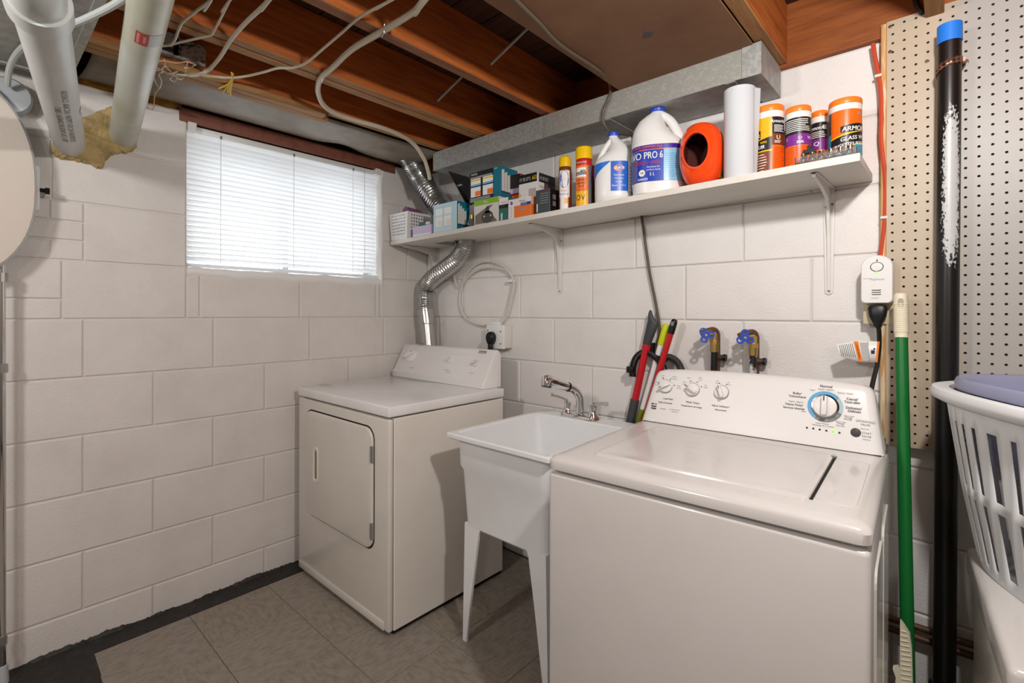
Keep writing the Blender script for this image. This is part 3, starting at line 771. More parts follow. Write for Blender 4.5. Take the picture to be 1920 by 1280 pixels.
for (t, u, v) in (('Regular / Régulier', 1549, 731), ('Super', 1524, 732), ('Express / Rapide', 1585, 738), ('Regular / Régulier', 1493, 754), ('Super', 1507, 772), ('Rinse, Spin', 1592, 781), ('Rinçage', 1591, 784), ('Essorage', 1590, 787),
                  ('Drain, Spin', 1577, 792), ('Vidange', 1576, 795), ('Essorage', 1576, 799), ('Clean Washer/', 1542, 795), ('Nettoyage de la laveuse', 1543, 799)):
    wt(t, u, v, 0.0062, 1)
for (t, u, v, s) in (('DÉMARRAGE', 1623, 792, 0.0085), ('PAUSE', 1623, 798, 0.0085), ('ANNULER', 1621, 805, 0.005), ('START', 1625, 814, 0.0085), ('PAUSE', 1625, 820, 0.0085), ('CANCEL', 1625, 825.5, 0.0055)):
    wt(t, u, v, s, 2)
for k_ in PR: PR[k_].build('printed_legend', ['ink', 'ink_soft', 'mid_grey'], wcon)['kind'] = 'stuff'
for k, (u, v) in enumerate(((1513, 801.5), (1525, 803), (1537, 805), (1549.5, 807), (1562, 808.5), (1574, 811))):
    p = on_w(u, v); m_ = Matrix(((cex.x, cey.x, cn.x, p.x), (cex.y, cey.y, cn.y, p.y), (cex.z, cey.z, cn.z, p.z), (0, 0, 0, 1)))
    rr = 0.0026 if k != 4 else 0.0036
    MB().lathe([(rr, 0), (rr, 0.0008), (rr * 0.5, 0.0014)], m_, 14).build('indicator_lamp', 'led_green' if k == 4 else 'black', wcon)
p = on_w(1604.5, 810.5); m_ = Matrix(((cex.x, cey.x, cn.x, p.x), (cex.y, cey.y, cn.y, p.y), (cex.z, cey.z, cn.z, p.z), (0, 0, 0, 1)))
MB().lathe([(0.0115, 0), (0.0115, 0.002), (0.010, 0.004), (0.004, 0.0055)], m_, 24).build('start_button', 'dark_grey', wcon)

# ================================================================== UTILITY SINK
SX0, SX1, SY0, SY1, SZ = 0.988, 1.474, -0.690, -0.078, 0.785
sink = thing('utility_sink', 'white plastic laundry tub on four tapered legs between dryer and washer', 'sink', ((SX0 + SX1) / 2, (SY0 + SY1) / 2, 0))
scx, scy = (SX0 + SX1) / 2, (SY0 + SY1) / 2; sw_, sd_ = SX1 - SX0, SY1 - SY0
def sr(ins, z, r=0.02, back=0.0):
    return [Vector((scx + x, scy + y - (back if y > 0 else 0), z)) for x, y in rrect(sw_ - 2 * ins, sd_ - 2 * ins, r, 5)]
rings = [sr(0.06, 0.43, 0.03), sr(0.050, 0.44, 0.03), sr(0.038, 0.645, 0.03), sr(0.030, 0.665, 0.028), sr(0.028, 0.762, 0.028), sr(0.004, 0.764, 0.008), sr(0.0, 0.768, 0.008), sr(0.0, 0.780, 0.008), sr(0.004, SZ, 0.008),
         sr(0.024, SZ, 0.02, 0.075), sr(0.030, SZ - 0.006, 0.025, 0.075), sr(0.045, 0.64, 0.03, 0.07), sr(0.07, 0.50, 0.035, 0.06), sr(0.11, 0.485, 0.04, 0.05)]
basin = MB().loft(rings, 0, True, True).build('basin', 'sink_plastic', sink, 30)
MB().lathe([(0.03, 0), (0.03, 0.003), (0.02, 0.0035), (0.018, 0.001)], Matrix.Translation((scx, scy - 0.02, 0.4855)), 20).build('drain', 'steel', basin)
for sx in (0, 1):
    for sy in (0, 1):
        # tapered angle-section leg: two flanges meeting at the outer corner
        mb = MB()
        for k in range(1):
            xo = SX0 + 0.0505 if sx == 0 else SX1 - 0.0505; yo = SY0 + 0.0505 if sy == 0 else SY1 - 0.0505
            dx = 1 if sx == 0 else -1; dy = 1 if sy == 0 else -1
            secs = []
            for z, w, off in ((0.0, 0.020, 0.0), (0.02, 0.021, 0.0), (0.25, 0.050, 0.0), (0.42, 0.074, 0.0), (0.446, 0.085, 0.0)):
                t = 0.010
                ox = xo - dx * (0.010 * (1 - z / 0.45)); oy = yo - dy * (0.0 * (1 - z / 0.45))
                secs.append([Vector((ox, oy, z)), Vector((ox + dx * w, oy, z)), Vector((ox + dx * w, oy + dy * t, z)), Vector((ox + dx * t, oy + dy * t, z)), Vector((ox + dx * t, oy + dy * w, z)), Vector((ox, oy + dy * w, z))])
            mb.loft(secs, 0, True, True, False)
        mb.build('leg', 'sink_plastic', sink)
# faucet
fz = SZ
fa = P(1058, 772, z=fz + 0.012); fb = P(1119, 785, z=fz + 0.012)
fy = (fa.y + fb.y) / 2; fx0, fx1 = fa.x, fb.x; fx = (fx0 + fx1) / 2
rings = []
for ins, z in ((0, 0), (0, 0.008), (0.004, 0.016), (0.012, 0.020)):
    rings.append([Vector((fx + x, fy + y, fz + z)) for x, y in rrect(fx1 - fx0 - 2 * ins, 0.058 - 2 * ins, 0.026 - ins, 6)])
fau = MB().loft(rings, 0).build('faucet', 'chrome', sink)
fy_ = fy
def fp(u, v, y=None): return P(u, v, y=fy if y is None else y)
# spout rises and bends forward to a pull-out spray head
sp = [Vector((fx, fy, fz + 0.015)), Vector((fx, fy, fz + 0.055)), Vector((fx, fy - 0.004, fz + 0.090)), Vector((fx - 0.006, fy - 0.028, fz + 0.120)), Vector((fx - 0.016, fy - 0.065, fz + 0.138))]
MB().tube(smooth_path(sp, 7), 0.0175, 16).build('spout', 'chrome', fau)
h0 = sp[-1]; h1 = Vector((fx - 0.048, fy - 0.165, fz + 0.172))
dr = (h1 - h0).normalized()
MB().tube([h0 - dr * 0.004, h0 + dr * 0.004], 0.0195, 16).build('spout_ring', 'black', fau)
pts = [h0 + dr * 0.003 + (h1 - h0) * t for t in (0, 0.25, 0.6, 0.8)]
hd_ = MB().tube(pts + [h1, h1 + dr * 0.012], [0.018, 0.020, 0.022, 0.024, 0.025, 0.016], 16)
dn = Vector((0, -0.25, -1)).normalized()
hd_.tube([h1 - dn * 0.02, h1 - dn * 0.012, h1 + dn * 0.008, h1 + dn * 0.024], [0.014, 0.023, 0.026, 0.023], 18)
spray = hd_.build('spray_head', 'chrome', fau)
MB().tube([h1 + dn * 0.0245, h1 + dn * 0.028], 0.0205, 16).build('spray_face', 'dark_grey', fau)
for s_, ex_ in ((-1, Vector((-0.55, -0.65, 0.30))), (1, Vector((0.95, -0.10, 0.12)))):
    bx_ = fx + s_ * ((fx1 - fx0) / 2 - 0.026)
    mb = MB().lathe([(0.024, 0.0), (0.022, 0.008), (0.014, 0.018), (0.0125, 0.03), (0.016, 0.038), (0.016, 0.046), (0.009, 0.052)], Matrix.Translation((bx_, fy, fz + 0.014)), 20)
    b0 = Vector((bx_, fy, fz + 0.055)); e = ex_.normalized()
    mb.tube(smooth_path([b0 + Vector((0, 0, -0.006)), b0 + Vector((0, 0, 0.012)) + e * 0.008, b0 + e * 0.035 + Vector((0, 0, 0.016)), b0 + e * 0.075 + Vector((0, 0, 0.014))], 5), [0.010] * 6 + [0.007] * 5 + [0.0075] * 3 + [0.0095] * 2, 12)
    mb.build('faucet_handle', 'chrome', fau)
sp_ = P(1035, 765, z=SZ + 0.005)
# ================================================================== DUCTS AND PIPES OVERHEAD
# galvanised heating duct along the shelf wall
gd = thing('heating_duct', 'rectangular galvanised steel duct running along the top of the shelf wall', 'duct', (1.0, -0.12, 1.98))
gy0, gy1, gz0, gz1 = -0.235, -0.006, 1.984, 2.078
gx0, gx1 = 0.345, 1.955
def ductseg(x0, x1, name, m0='galv', m1='galv_dull', e=0.0, parent=gd):
    mb = MB()
    mb.add([(x0, gy0 - e, gz0 - e), (x1, gy0 - e, gz0 - e), (x1, gy0 - e, gz1 + e), (x0, gy0 - e, gz1 + e)], [(0, 1, 2, 3)], 0)
    mb.add([(x0, gy0 - e, gz0 - e), (x1, gy0 - e, gz0 - e), (x1, gy1, gz0 - e), (x0, gy1, gz0 - e)], [(0, 1, 2, 3)], 1)
    mb.add([(x0, gy0 - e, gz1 + e), (x1, gy0 - e, gz1 + e), (x1, gy1, gz1 + e), (x0, gy1, gz1 + e)], [(0, 1, 2, 3)], 1)
    for x in (x0, x1): mb.add([(x, gy0 - e, gz0 - e), (x, gy1, gz0 - e), (x, gy1, gz1 + e), (x, gy0 - e, gz1 + e)], [(0, 1, 2, 3)], 1)
    return mb.build(name, [m0, m1], parent)
ductseg(gx0, 1.09, 'duct_section'); ductseg(1.092, 1.90, 'duct_section', 'spangle', 'galv_dull')
ductseg(1.898, gx1, 'end_cap', 'galv', 'galv_dull', 0.0035)
# folded seam along the bottom front edge and the drive slips
MB().box(gx0, 1.9, gy0 - 0.002, gy0 + 0.012, gz0 - 0.002, gz0 + 0.0005).build('duct_seam', 'galv_dull', gd)
for x in (1.40, 1.86):
    MB().box(x - 0.016, x + 0.016, gy0 + 0.001, gy1 - 0.01, gz0 - 0.004, gz0 - 0.0002, 0.001, 1).build('drive_slip', 'galv_dull', gd)
    MB().lathe([(0.004, 0), (0.004, 0.002), (0.0015, 0.003)], Matrix.Translation((x + 0.004, -0.05, gz0 - 0.0042)) @ Matrix.Rotation(math.pi, 4, 'X'), 8).build('screw', 'dark_grey', gd)
# plain grey trunk at the left with its end hanging over the window wall
pd = thing('furnace_trunk', 'large grey sheet metal trunk duct above the white vent pipes', 'duct', (0.6, -2.0, 2.05))
mb = MB().box(0.085, 1.9, -2.35, -1.655, 2.046, 2.30, 0.002, 1); mb.build('trunk_body', 'galv_dull', pd)
MB().box(0.083, 0.105, -2.35, -1.650, 2.040, 2.048).build('end_flange', 'galv', pd)
MB().box(0.105, 1.9, -1.672, -1.650, 2.040, 2.048).build('side_flange', 'galv', pd)
MB().box(0.105, 1.9, -1.88, -1.872, 2.0445, 2.047).build('duct_seam', 'galv', pd)

# white vent pipes out through the window wall
def vent(pts, r, m, label, extra):
    t = thing('vent_pipe', label, 'pipe', pts[0], 0, 'white plastic vent pipes through the wall')
    MB().tube(pts, r, 28).build('pipe_body', m, t)
    extra(t); return t
pb1 = P(131, 272, x=0.0); p1 = CAM + ray(76, 22) * 0.985
p1.z = max(p1.z, 1.79)
dir1 = (p1 - pb1).normalized()
def ex1(t):
    a = p1 - dir1 * 0.004
    MB().tube([p1 - dir1 * 0.002, p1 + dir1 * 0.055], 0.052, 28).build('coupling', 'pvc', t)
    MB().tube([p1 - dir1 * 0.0035, p1 - dir1 * 0.0005], 0.0465, 28).build('joint_gap', 'dark_grey', t)
    MB().tube([p1 + dir1 * 0.05, p1 + dir1 * 0.06], [0.046, 0.0455], 28).build('coupling_rim', 'offwhite', t)
    MB().tube(smooth_path([p1 + dir1 * 0.05, p1 + dir1 * 0.11, p1 + dir1 * 0.15 + Vector((0.02, 0, 0.03)), p1 + dir1 * 0.17 + Vector((0.03, 0, 0.08)), p1 + dir1 * 0.17 + Vector((0.03, 0, 0.14))], 5), 0.045, 28).build('elbow', 'pvc', t)
    # lettering stamped along the pipe
    mb = MB(); ax = dir1; tow = (CAM - (pb1 + p1) / 2); tow = (tow - ax * tow.dot(ax)).normalized(); sd = ax.cross(tow)
    for j, (s, off) in enumerate((('SYSTEM 636 PVC FGV TYPE BH  ULC S636  CLASS IIA', 0.10), ('IPEX  3 IN  MADE IN CANADA  1208 T', -0.35))):
        def fm(x, y, off=off):
            a = off + y / 0.0447
            return p1 - ax * 0.16 - ax * (-x) * -1 + (tow * math.cos(a) + sd * math.sin(a)) * 0.0450
        def fm2(x, y, off=off):
            a = off + y / 0.0447
            return pb1 + ax * (0.22 + x) + (tow * math.cos(a) + sd * math.sin(a)) * 0.0450
        put_text(mb, s, 0.019, fm2, 0, 'L', 1.15)
    mb.build('printed_text', 'ink_soft', t)
    tw2 = (CAM - (pb1 + (p1 - pb1) * 0.55)); tw2 = (tw2 - ax * tw2.dot(ax)).normalized(); sd2 = ax.cross(tw2)
    sg = 1.0 if sd2.dot(RT) > 0 else -1.0
    mb = MB()
    for l0, l1, a0, a1, mi, lf in ((0.46, 0.50, 1.05, 1.35, 0, 0.0006), (0.464, 0.496, 1.09, 1.31, 1, 0.0009)):
        mb.grid(lambda u, v: pb1 + ax * (l0 + (l1 - l0) * v) + (tw2 * math.cos(a0 + (a1 - a0) * u) + sd2 * sg * math.sin(a0 + (a1 - a0) * u)) * (0.0445 + lf), 4, 1, mi)
    mb.build('pipe_sticker', ['label_red', 'label_white'], t)
vent([pb1 - dir1 * 0.12, pb1, p1], 0.0445, 'pvc', 'white plastic vent pipe with a coupling and elbow, next to the rounded panel', ex1)
pb2 = P(231, 258, x=0.0); p2 = CAM + ray(283, -8) * 1.17; dir2 = (p2 - pb2).normalized(); p2b = p2 + dir2 * 0.35
def ex2(t):
    ax = dir2; mid = pb2 + (p2 - pb2) * 0.72; tow = (CAM - mid); tow = (tow - ax * tow.dot(ax)).normalized(); sd = ax.cross(tow)
    q = RP(273, 45, mid, tow); s0 = (q - pb2).dot(ax)
    mb = MB()
    def patch(a0, a1, l0, l1, mi, lift):
        mb.grid(lambda u, v: pb2 + ax * (s0 + l0 + (l1 - l0) * v) + (tow * math.cos(a0 + (a1 - a0) * u) + sd * math.sin(a0 + (a1 - a0) * u)) * (0.0445 + lift), 6, 1, mi)
    patch(-0.35, 0.30, -0.030, 0.030, 0, 0.0006); patch(0.30, 1.0, -0.030, 0.030, 1, 0.0006)
    for k, s in enumerate(('WARNING', 'AVERTISSEMENT')):
        put_text(mb, s, 0.0085, lambda x, y, k=k: pb2 + ax * (s0 + x) + (tow * math.cos(0.16 - k * 0.30 - y / 0.0445) + sd * math.sin(0.16 - k * 0.30 - y / 0.0445)) * 0.0454, 2, 'C', 0.8)
    mb.build('warning_sticker', ['label_red', 'label_grey', 'label_white'], t)
vent([pb2 - dir2 * 0.12, pb2, p2, p2b], 0.0445, 'pvc_old', 'yellowed plastic vent pipe with a red warning sticker', ex2)
# expanding foam around both pipe ends
mb = MB(); fc = (pb1 + pb2) / 2
outl = [(97, 286), (99, 255), (112, 236), (150, 222), (180, 212), (205, 200), (222, 205), (240, 222), (250, 262), (256, 272), (247, 286), (222, 287), (205, 296), (188, 316), (172, 310), (150, 304), (120, 300)]
ring0 = [p + Vector((0, random.uniform(-1, 1), random.uniform(-1, 1))) * 0.004 for p in smooth_path([P(u, v, x=0.0) for u, v in outl], 5, True)]; cen = sum(ring0, Vector()) / len(ring0)
from mathutils import noise as mnoise
def fr_(k, h):
    out = []
    for p in ring0:
        q = cen + (p - cen) * k
        nz = mnoise.noise(Vector((q.y * 28, q.z * 28, 3.0))) * 0.011 + mnoise.noise(Vector((q.y * 75, q.z * 75, 8.0))) * 0.005
        out.append(q + Vector((max(0.002, h + nz), 0, 0)))
    return out
mb.loft([ring0] + [fr_(k, h) for k, h in ((0.985, 0.008), (0.94, 0.016), (0.87, 0.021), (0.79, 0.024), (0.70, 0.026), (0.60, 0.027), (0.50, 0.027), (0.40, 0.027), (0.30, 0.027), (0.20, 0.026), (0.10, 0.026), (0.03, 0.026))], 0, True, True)
tag(mb.build('spray_foam', 'foam', origin=cen), 'tan lump of expanding foam sealing both vent pipes to the wall', 'foam')

# white plastic drain tube arching behind the first vent pipe
tp = [CAM + ray(u, v) * t for u, v, t in ((14, 160, 1.62), (18, 128, 1.58), (32, 100, 1.52), (60, 76, 1.42), (100, 58, 1.32), (150, 40, 1.25), (205, 14, 1.20), (240, -8, 1.18))]
tag(MB().tube(smooth_path(tp, 5), 0.0085, 10).build('drain_hose', 'pvc', origin=tp[0]), 'thin white plastic hose arching behind the vent pipes', 'hose')
# electrical box and conduit at the far left edge
# ================================================================== DRYER EXHAUST
ex = thing('exhaust_duct', 'silver foil dryer exhaust hose climbing from behind the dryer through the shelf', 'duct', (0.12, -0.09, 0.9))
YD = -0.092
lo = [P(u, v, y=YD) for u, v in ((812, 700), (804, 645), (800, 598))]
MB().tube([lo[0] - Vector((0, 0, 0.1))] + lo, 0.047, 24).build('rigid_pipe', 'pipe_metal', ex)
cl = [P(u, v, y=YD) for u, v in ((800.5, 606), (797.5, 582))]
MB().tube(cl, [0.051, 0.051], 24).build('pipe_collar', 'pipe_metal', ex)
for k in (0, 1):
    MB().tube([cl[k] - Vector((0, 0, 0.002)), cl[k] + Vector((0, 0, 0.002))], 0.0525, 24).build('collar_bead', 'pipe_metal', ex)
def flex(pix, name, r):
    pts = smooth_path([P(u, v, y=yy) for u, v, yy in pix], 26)
    rs = [r * (1.0 + 0.055 * (1 if (i % 4 < 2) else -1) + 0.015 * math.sin(i * 1.7)) for i in range(len(pts))]
    return MB().tube(pts, rs, 22).build(name, 'foil', ex, 25)
flex([(797.5, 584, YD), (796.5, 560, YD), (799, 538, YD), (812, 521, YD), (836, 503, YD - 0.002), (858, 485, YD + 0.002), (871, 466, YD + 0.004), (875, 448, YD + 0.006), (873, 440, YD + 0.006)], 'foil_hose', 0.047)
flex([(873, 442, -0.086), (862, 428, -0.086), (842, 405, -0.09), (820, 380, -0.105), (800, 350, -0.135), (785, 327, -0.17), (773, 306, -0.21), (766, 292, -0.235), (765, 287, -0.24)], 'foil_hose', 0.062)

# ================================================================== CABLES ON THE CEILING
def cable(pix, r, m, label, z=2.078, n=6, cat='cable', name='cable', group=None):
    pts = []
    for q in pix:
        if len(q) == 3: pts.append(P(q[0], q[1], z=q[2]))
        else:
            pt = P(q[0], q[1], z=z)
            if pt.x < 0.47 and r < 0.008: pt = P(q[0], q[1], z=2.051)
            pts.append(pt)
    if pix[0][1] < 0:      # the run goes on under the joists beyond the frame
        dd = pts[0] - pts[1]; dd.z = 0; pts.insert(0, pts[0] + dd.normalized() * 1.4)
    o = MB().tube(smooth_path(pts, n), r, 8).build(name, m, origin=pts[0])
    return tag(o, label, cat, group)
ZK = 2.074
cable([(815, -25), (780, 18), (718, 58), (660, 92), (625, 125), (604, 143), (597, 158), (597, 176), (606, 196), (628, 212), (668, 226), (712, 238), (752, 254), (778, 272, 2.06), (795, 298, 2.0), (802, 318, 1.95), (806, 336, 1.91)], 0.0095, 'white_cable',
      'thick off-white cable looping under the joists towards the shelf corner', ZK, 6)
cable([(760, -15), (725, 5), (675, 32), (640, 62), (605, 92), (575, 117), (550, 127), (520, 128), (495, 135), (460, 143), (428, 146), (400, 143), (360, 139), (335, 141), (312, 138)], 0.0042, 'white_cable', 'thin cream cable crossing the joists to the loose wire bundle', ZK)
cable([(520, -20), (497, 8), (458, 45), (432, 76), (412, 108), (392, 130), (372, 140), (350, 141)], 0.0062, 'white_cable', 'cream cable dropping across the pale double joist to the wire bundle', ZK)
cable([(405, -15), (395, 0), (362, 25), (342, 42), (334, 58), (328, 74), (318, 84), (303, 86)], 0.0042, 'white_cable', 'thin cream cable bent towards the small metal box', ZK)
cable([(440, -12), (430, 2), (415, 32), (400, 60), (395, 66), (370, 72), (335, 80), (318, 85)], 0.0035, 'white_cable', 'thin pale cable with a kink at the double joist', ZK)
# staples holding the thick cable
for (u, v, wh) in ((718, 58, 'brown joist beside the brown sheet'), (604, 146, 'pale double joist')):
    p = P(u, v, z=ZK)
    tag(MB().tube([p + Vector((-0.016, 0.006, 0.012)), p + Vector((-0.012, 0.004, -0.011)), p + Vector((0.012, -0.004, -0.011)), p + Vector((0.016, -0.006, 0.012))], 0.0018, 6).build('cable_staple', 'steel', origin=p), 'small steel staple clamping the thick cable to the ' + wh, 'staple', 'staples on the thick cable')
# fine telephone wires in a tangle
wires = thing('wire_tangle', 'tangle of fine telephone wires hanging from the first joist', 'wires', P(300, 130, z=2.06))
for k, pix in enumerate((((284, 118), (306, 114), (330, 118), (352, 116), (368, 122)), ((283, 128), (300, 132), (309, 122), (308, 112)), ((284, 132), (290, 150), (297, 163), (300, 165), (303, 152), (298, 140), (305, 135)),
                         ((300, 165), (291, 176), (289, 188), (289, 201)), ((310, 124), (320, 134), (325, 142), (319, 148), (327, 153), (331, 145), (324, 138), (334, 134)), ((352, 116), (349, 128), (346, 142), (340, 149), (333, 147)),
                         ((289, 200), (278, 195), (272, 200), (281, 210), (288, 202)), ((345, 127), (358, 126), (366, 121)), ((283, 124), (296, 128), (312, 136), (330, 139), (352, 141)))):
    MB().tube(smooth_path([P(u, v, z=2.042 + 0.004 * ((k * 3 + i) % 3)) for i, (u, v) in enumerate(pix)], 5), 0.0019, 5).build('wire', 'white_cable' if k % 3 else M('peach_wire', '#c99a72', 0.6), wires)
yt = thing('yellow_tie', 'frayed yellow plastic twine tied around the thin cable', 'twine', P(434, 146, z=2.06))
for pix in (((434, 136), (436, 148), (434, 160), (432, 178)), ((436, 147), (428, 158), (410, 166)), ((436, 146), (426, 162), (418, 173)), ((434, 150), (429, 160), (426, 172)), ((437, 138), (435, 150), (431, 165), (429, 174))):
    MB().tube([P(u, v, z=2.044) for u, v in pix], 0.0026, 5).build('twine_strand', 'yellow_tie', yt)
# boxes on the side of the first joist
def fixbox(u, v, sy, sz, m, name, label):
    p = P(u, v, x=0.424)
    t = thing(name, label, 'box', p)
    MB().box(0.4235, 0.452, p.y - sy / 2, p.y + sy / 2, p.z - sz / 2, p.z + sz / 2, 0.003, 1).build('box_body', m, t)
    return t, p
t, p = fixbox(351, 101, 0.10, 0.07, M('mottled', '#9a9184', 0.7, var=(60, '#38312a', 0.5, 0.6)), 'mottled_block', 'mottled grey square terminal block on the first joist')
t, p = fixbox(308, 84, 0.075, 0.075, 'label_grey', 'telephone_box', 'small grey telephone box next to the mottled block')
MB().box(0.452, 0.455, p.y - 0.015, p.y + 0.02, p.z - 0.03, p.z - 0.015).build('box_label', 'dark_grey', t)
# brown cable from the return-air sheet over the duct and down the wall
pts = [P(u, v, z=2.072) for u, v in ((900, -75), (940, -28), (975, 8), (1010, 42), (1040, 75), (1070, 98), (1100, 117), (1128, 137))] + [P(1143, 156, y=-0.25), P(1143, 180, y=-0.249), P(1132, 205, y=-0.249), P(1131, 228, y=-0.245), P(1145, 246, y=-0.21), P(1175, 252, y=-0.12), P(1186, 256, y=-0.05), P(1188, 300, y=-0.02), P(1200, 380, y=-0.016)]
pts += [P(u, v, y=-0.016) for u, v in ((1204, 412), (1210, 455), (1218, 510), (1228, 560), (1236, 605), (1237, 625), (1232, 645), (1225, 690))]
tag(MB().tube(smooth_path(pts, 6), 0.0058, 8).build('appliance_cable', 'brown_cable', origin=pts[0]), 'dark brown cable from the ceiling over the duct and down the block wall', 'cable')

# ================================================================== ROUNDED PANEL AND POLE AT THE LEFT
rp = thing('rounded_panel', 'beige rounded panel with pale grey rim on a chrome pole leaning at the window wall', 'panel', P(8, 1270, x=0.05))
xr = 0.085
ep = [P(u, v, x=xr) for u, v in ((20, 149), (46, 205), (63, 285), (70, 350), (62, 415), (38, 478), (0, 521))]
top = P(6, 144, x=xr)
ry_ = ep[3].y; zc_ = ep[3].z - 0.01
zt_, zb_ = top.z, ep[6].z
cyy = ry_ - 0.27
mb = MB(); pf = []; N_ = 56
half_t = top.z + 0.02 - zc_; half_b = zc_ - (zb_ - 0.03)
for k in range(N_):
    a = 2 * math.pi * k / N_; c_a, s_a = math.cos(a), math.sin(a)
    e_ = 2 / 2.35
    pf.append((0.27 * math.copysign(abs(c_a) ** e_, c_a), (half_t if s_a > 0 else half_b) * math.copysign(abs(s_a) ** e_, s_a)))
def rg(k, x): return [Vector((x, cyy + a * k, zc_ + b * k)) for a, b in pf]
MB().loft([rg(0.985, xr - 0.022), rg(1.0, xr - 0.018), rg(1.0, xr - 0.004), rg(0.99, xr)], 0).build('rim', 'pale_rim', rp)
MB().loft([rg(0.985, xr - 0.001), rg(0.975, xr + 0.006), rg(0.93, xr + 0.008)], 0).build('cover', 'beige_cloth', rp)
px = P(5, 900, x=0.06)
MB().tube([(0.060, px.y, 0.05), (0.060, px.y - 0.004, zb_ + 0.06)], 0.0105, 12).build('pole', 'chrome', rp)
MB().tube([(0.060, px.y, 0.0), (0.060, px.y, 0.06)], [0.017, 0.014], 12).build('pole_foot', 'pale_rim', rp)
for z in (0.13, 1.03, 1.33):
    MB().tube([(0.060, px.y - 0.001, z), (0.060, px.y - 0.001, z + 0.03)], 0.0135, 10).build('pole_clamp', 'steel', rp)
kp = P(72, 356, x=0.05); kp.y = P(63, 356, x=0.05).y
MB().box(0.035, 0.062, kp.y - 0.03, kp.y + 0.016, kp.z - 0.075, kp.z + 0.085, 0.01, 3).build('bracket_plate', 'white_plastic', rp)
MB().tube([(0.05, kp.y + 0.014, kp.z), (0.05, kp.y + 0.028, kp.z), (0.05, kp.y + 0.029, kp.z), (0.05, kp.y + 0.040, kp.z)], [0.008, 0.008, 0.012, 0.012], 6).build('clamp_knob', 'black', rp)
# ribbed round cap behind the panel
cp = P(30, 185, x=0.03)
mb = MB().lathe([(0.062, 0), (0.062, 0.03), (0.055, 0.042), (0.03, 0.046)], Matrix.Translation((0.012, cp.y - 0.02, cp.z)) @ Matrix.Rotation(math.pi / 2, 4, 'Y'), 36)
tag(mb.build('wall_vent_cap', 'pale_rim', origin=(0.0, cp.y, cp.z)), 'round pale grey cap on the wall behind the rounded panel', 'cap')
# ================================================================== WALL SHELF
SHX0, SHX1, SHY = 0.022, 2.213, -0.280
def zb(x): return 1.613 + 0.0150 * x
def zt(x): return zb(x) + 0.021
shelf = thing('storage_shelf', 'long white painted board shelf on the block wall with three brackets', 'shelf', (1.1, -0.14, 1.6))
mb = MB()
xs = [SHX0 + (SHX1 - SHX0) * k / 10 for k in range(11)]
hx0, hx1 = 0.235, 0.345        # notch for the exhaust hose at the wall
rings = []
cuts = [(SHX0, -0.004), (0.243, -0.004), (0.2435, -0.144), (0.352, -0.144), (0.3525, -0.004), (1.385, -0.004), (1.3855, -0.026), (1.465, -0.026), (1.4655, -0.004), (SHX1, -0.004)]
for x, yb_ in cuts: rings.append([Vector((x, SHY, zb(x))), Vector((x, yb_, zb(x))), Vector((x, yb_, zt(x))), Vector((x, SHY, zt(x)))])
mb.loft(rings, 0, True, True, False)
board = mb.build('board', 'shelf_paint', shelf)
def bracket(x, dz, arm, tilt=0.0):
    """pressed steel shelf bracket: wall leg, shelf arm and a curved web between them"""
    z1 = zb(x) - 0.001; z0 = z1 - dz
    prof = [(-0.002, z1), (-arm, z1), (-arm, z1 - 0.012), (-arm * 0.55, z1 - 0.022), (-0.05, z1 - 0.040), (-0.026, z1 - 0.075), (-0.014, z1 - 0.16), (-0.008, z0), (-0.002, z0)]
    mb = MB().prism([(y, z) for y, z in prof], ((x, 0, 0), (0, 1, 0), (0, 0, 1), (1, 0, 0)), -0.0045, 0.0045, 0)
    mb.prism([(-0.015, z1), (0.015, z1), (0.015, z1 - 0.10), (0.0115, z0), (0.009, z0 - 0.010), (0, z0 - 0.014), (-0.009, z0 - 0.010), (-0.0115, z0), (-0.015, z1 - 0.10)], ((x, -0.002, 0), (1, 0, 0), (0, 0, 1), (0, -1, 0)), 0, 0.0028, 0)
    mb.prism([(-0.015, -0.002), (0.015, -0.002), (0.010, -arm), (-0.010, -arm)], ((x, 0, z1 - 0.0032), (1, 0, 0), (0, 1, 0), (0, 0, 1)), 0, 0.003, 0)
    b = mb.build('bracket', 'bracket_paint', shelf)
    for dxx, zz in ((-0.008, z1 - 0.062), (0.009, z1 - 0.055), (0, z0 - 0.002)):
        MB().lathe([(0.0042, 0), (0.0042, 0.0012), (0.002, 0.002)], Matrix.Translation((x + dxx, -0.0048, zz)) @ Matrix.Rotation(math.pi / 2, 4, 'X'), 10).build('screw', 'mid_grey', b)
    return b
bracket(0.085, 0.26, 0.235); bracket(1.008, 0.29, 0.225); bracket(2.098, 0.335, 0.24)

# ================================================================== THINGS ON THE SHELF
def bxyz(u0, u1, yf, vtop, depth, zbase=None, rz=0.0):
    """box standing with its front at y=yf between picture columns u0,u1 and its front top at row vtop"""
    a = P(u0, vtop, y=yf); b = P(u1, vtop, y=yf); x0, x1 = a.x, b.x; xc = (x0 + x1) / 2
    base = zt(xc) + 0.0006 if zbase is None else zbase
    ztop = P((u0 + u1) / 2, vtop, y=yf).z
    return x0, x1, yf, yf + depth, base, ztop
def face_y(mb, x0, x1, z0, z1, y, mi, lift=0.0005): mb.add([(x0, y - lift, z0), (x1, y - lift, z0), (x1, y - lift, z1), (x0, y - lift, z1)], [(0, 1, 2, 3)], mi)
def face_x(mb, x, y0, y1, z0, z1, mi, lift=0.0005): mb.add([(x + lift, y0, z0), (x + lift, y1, z0), (x + lift, y1, z1), (x + lift, y0, z1)], [(0, 1, 2, 3)], mi)
EX, EZ = Vector((1, 0, 0)), Vector((0, 0, 1)); EY = Vector((0, 1, 0))
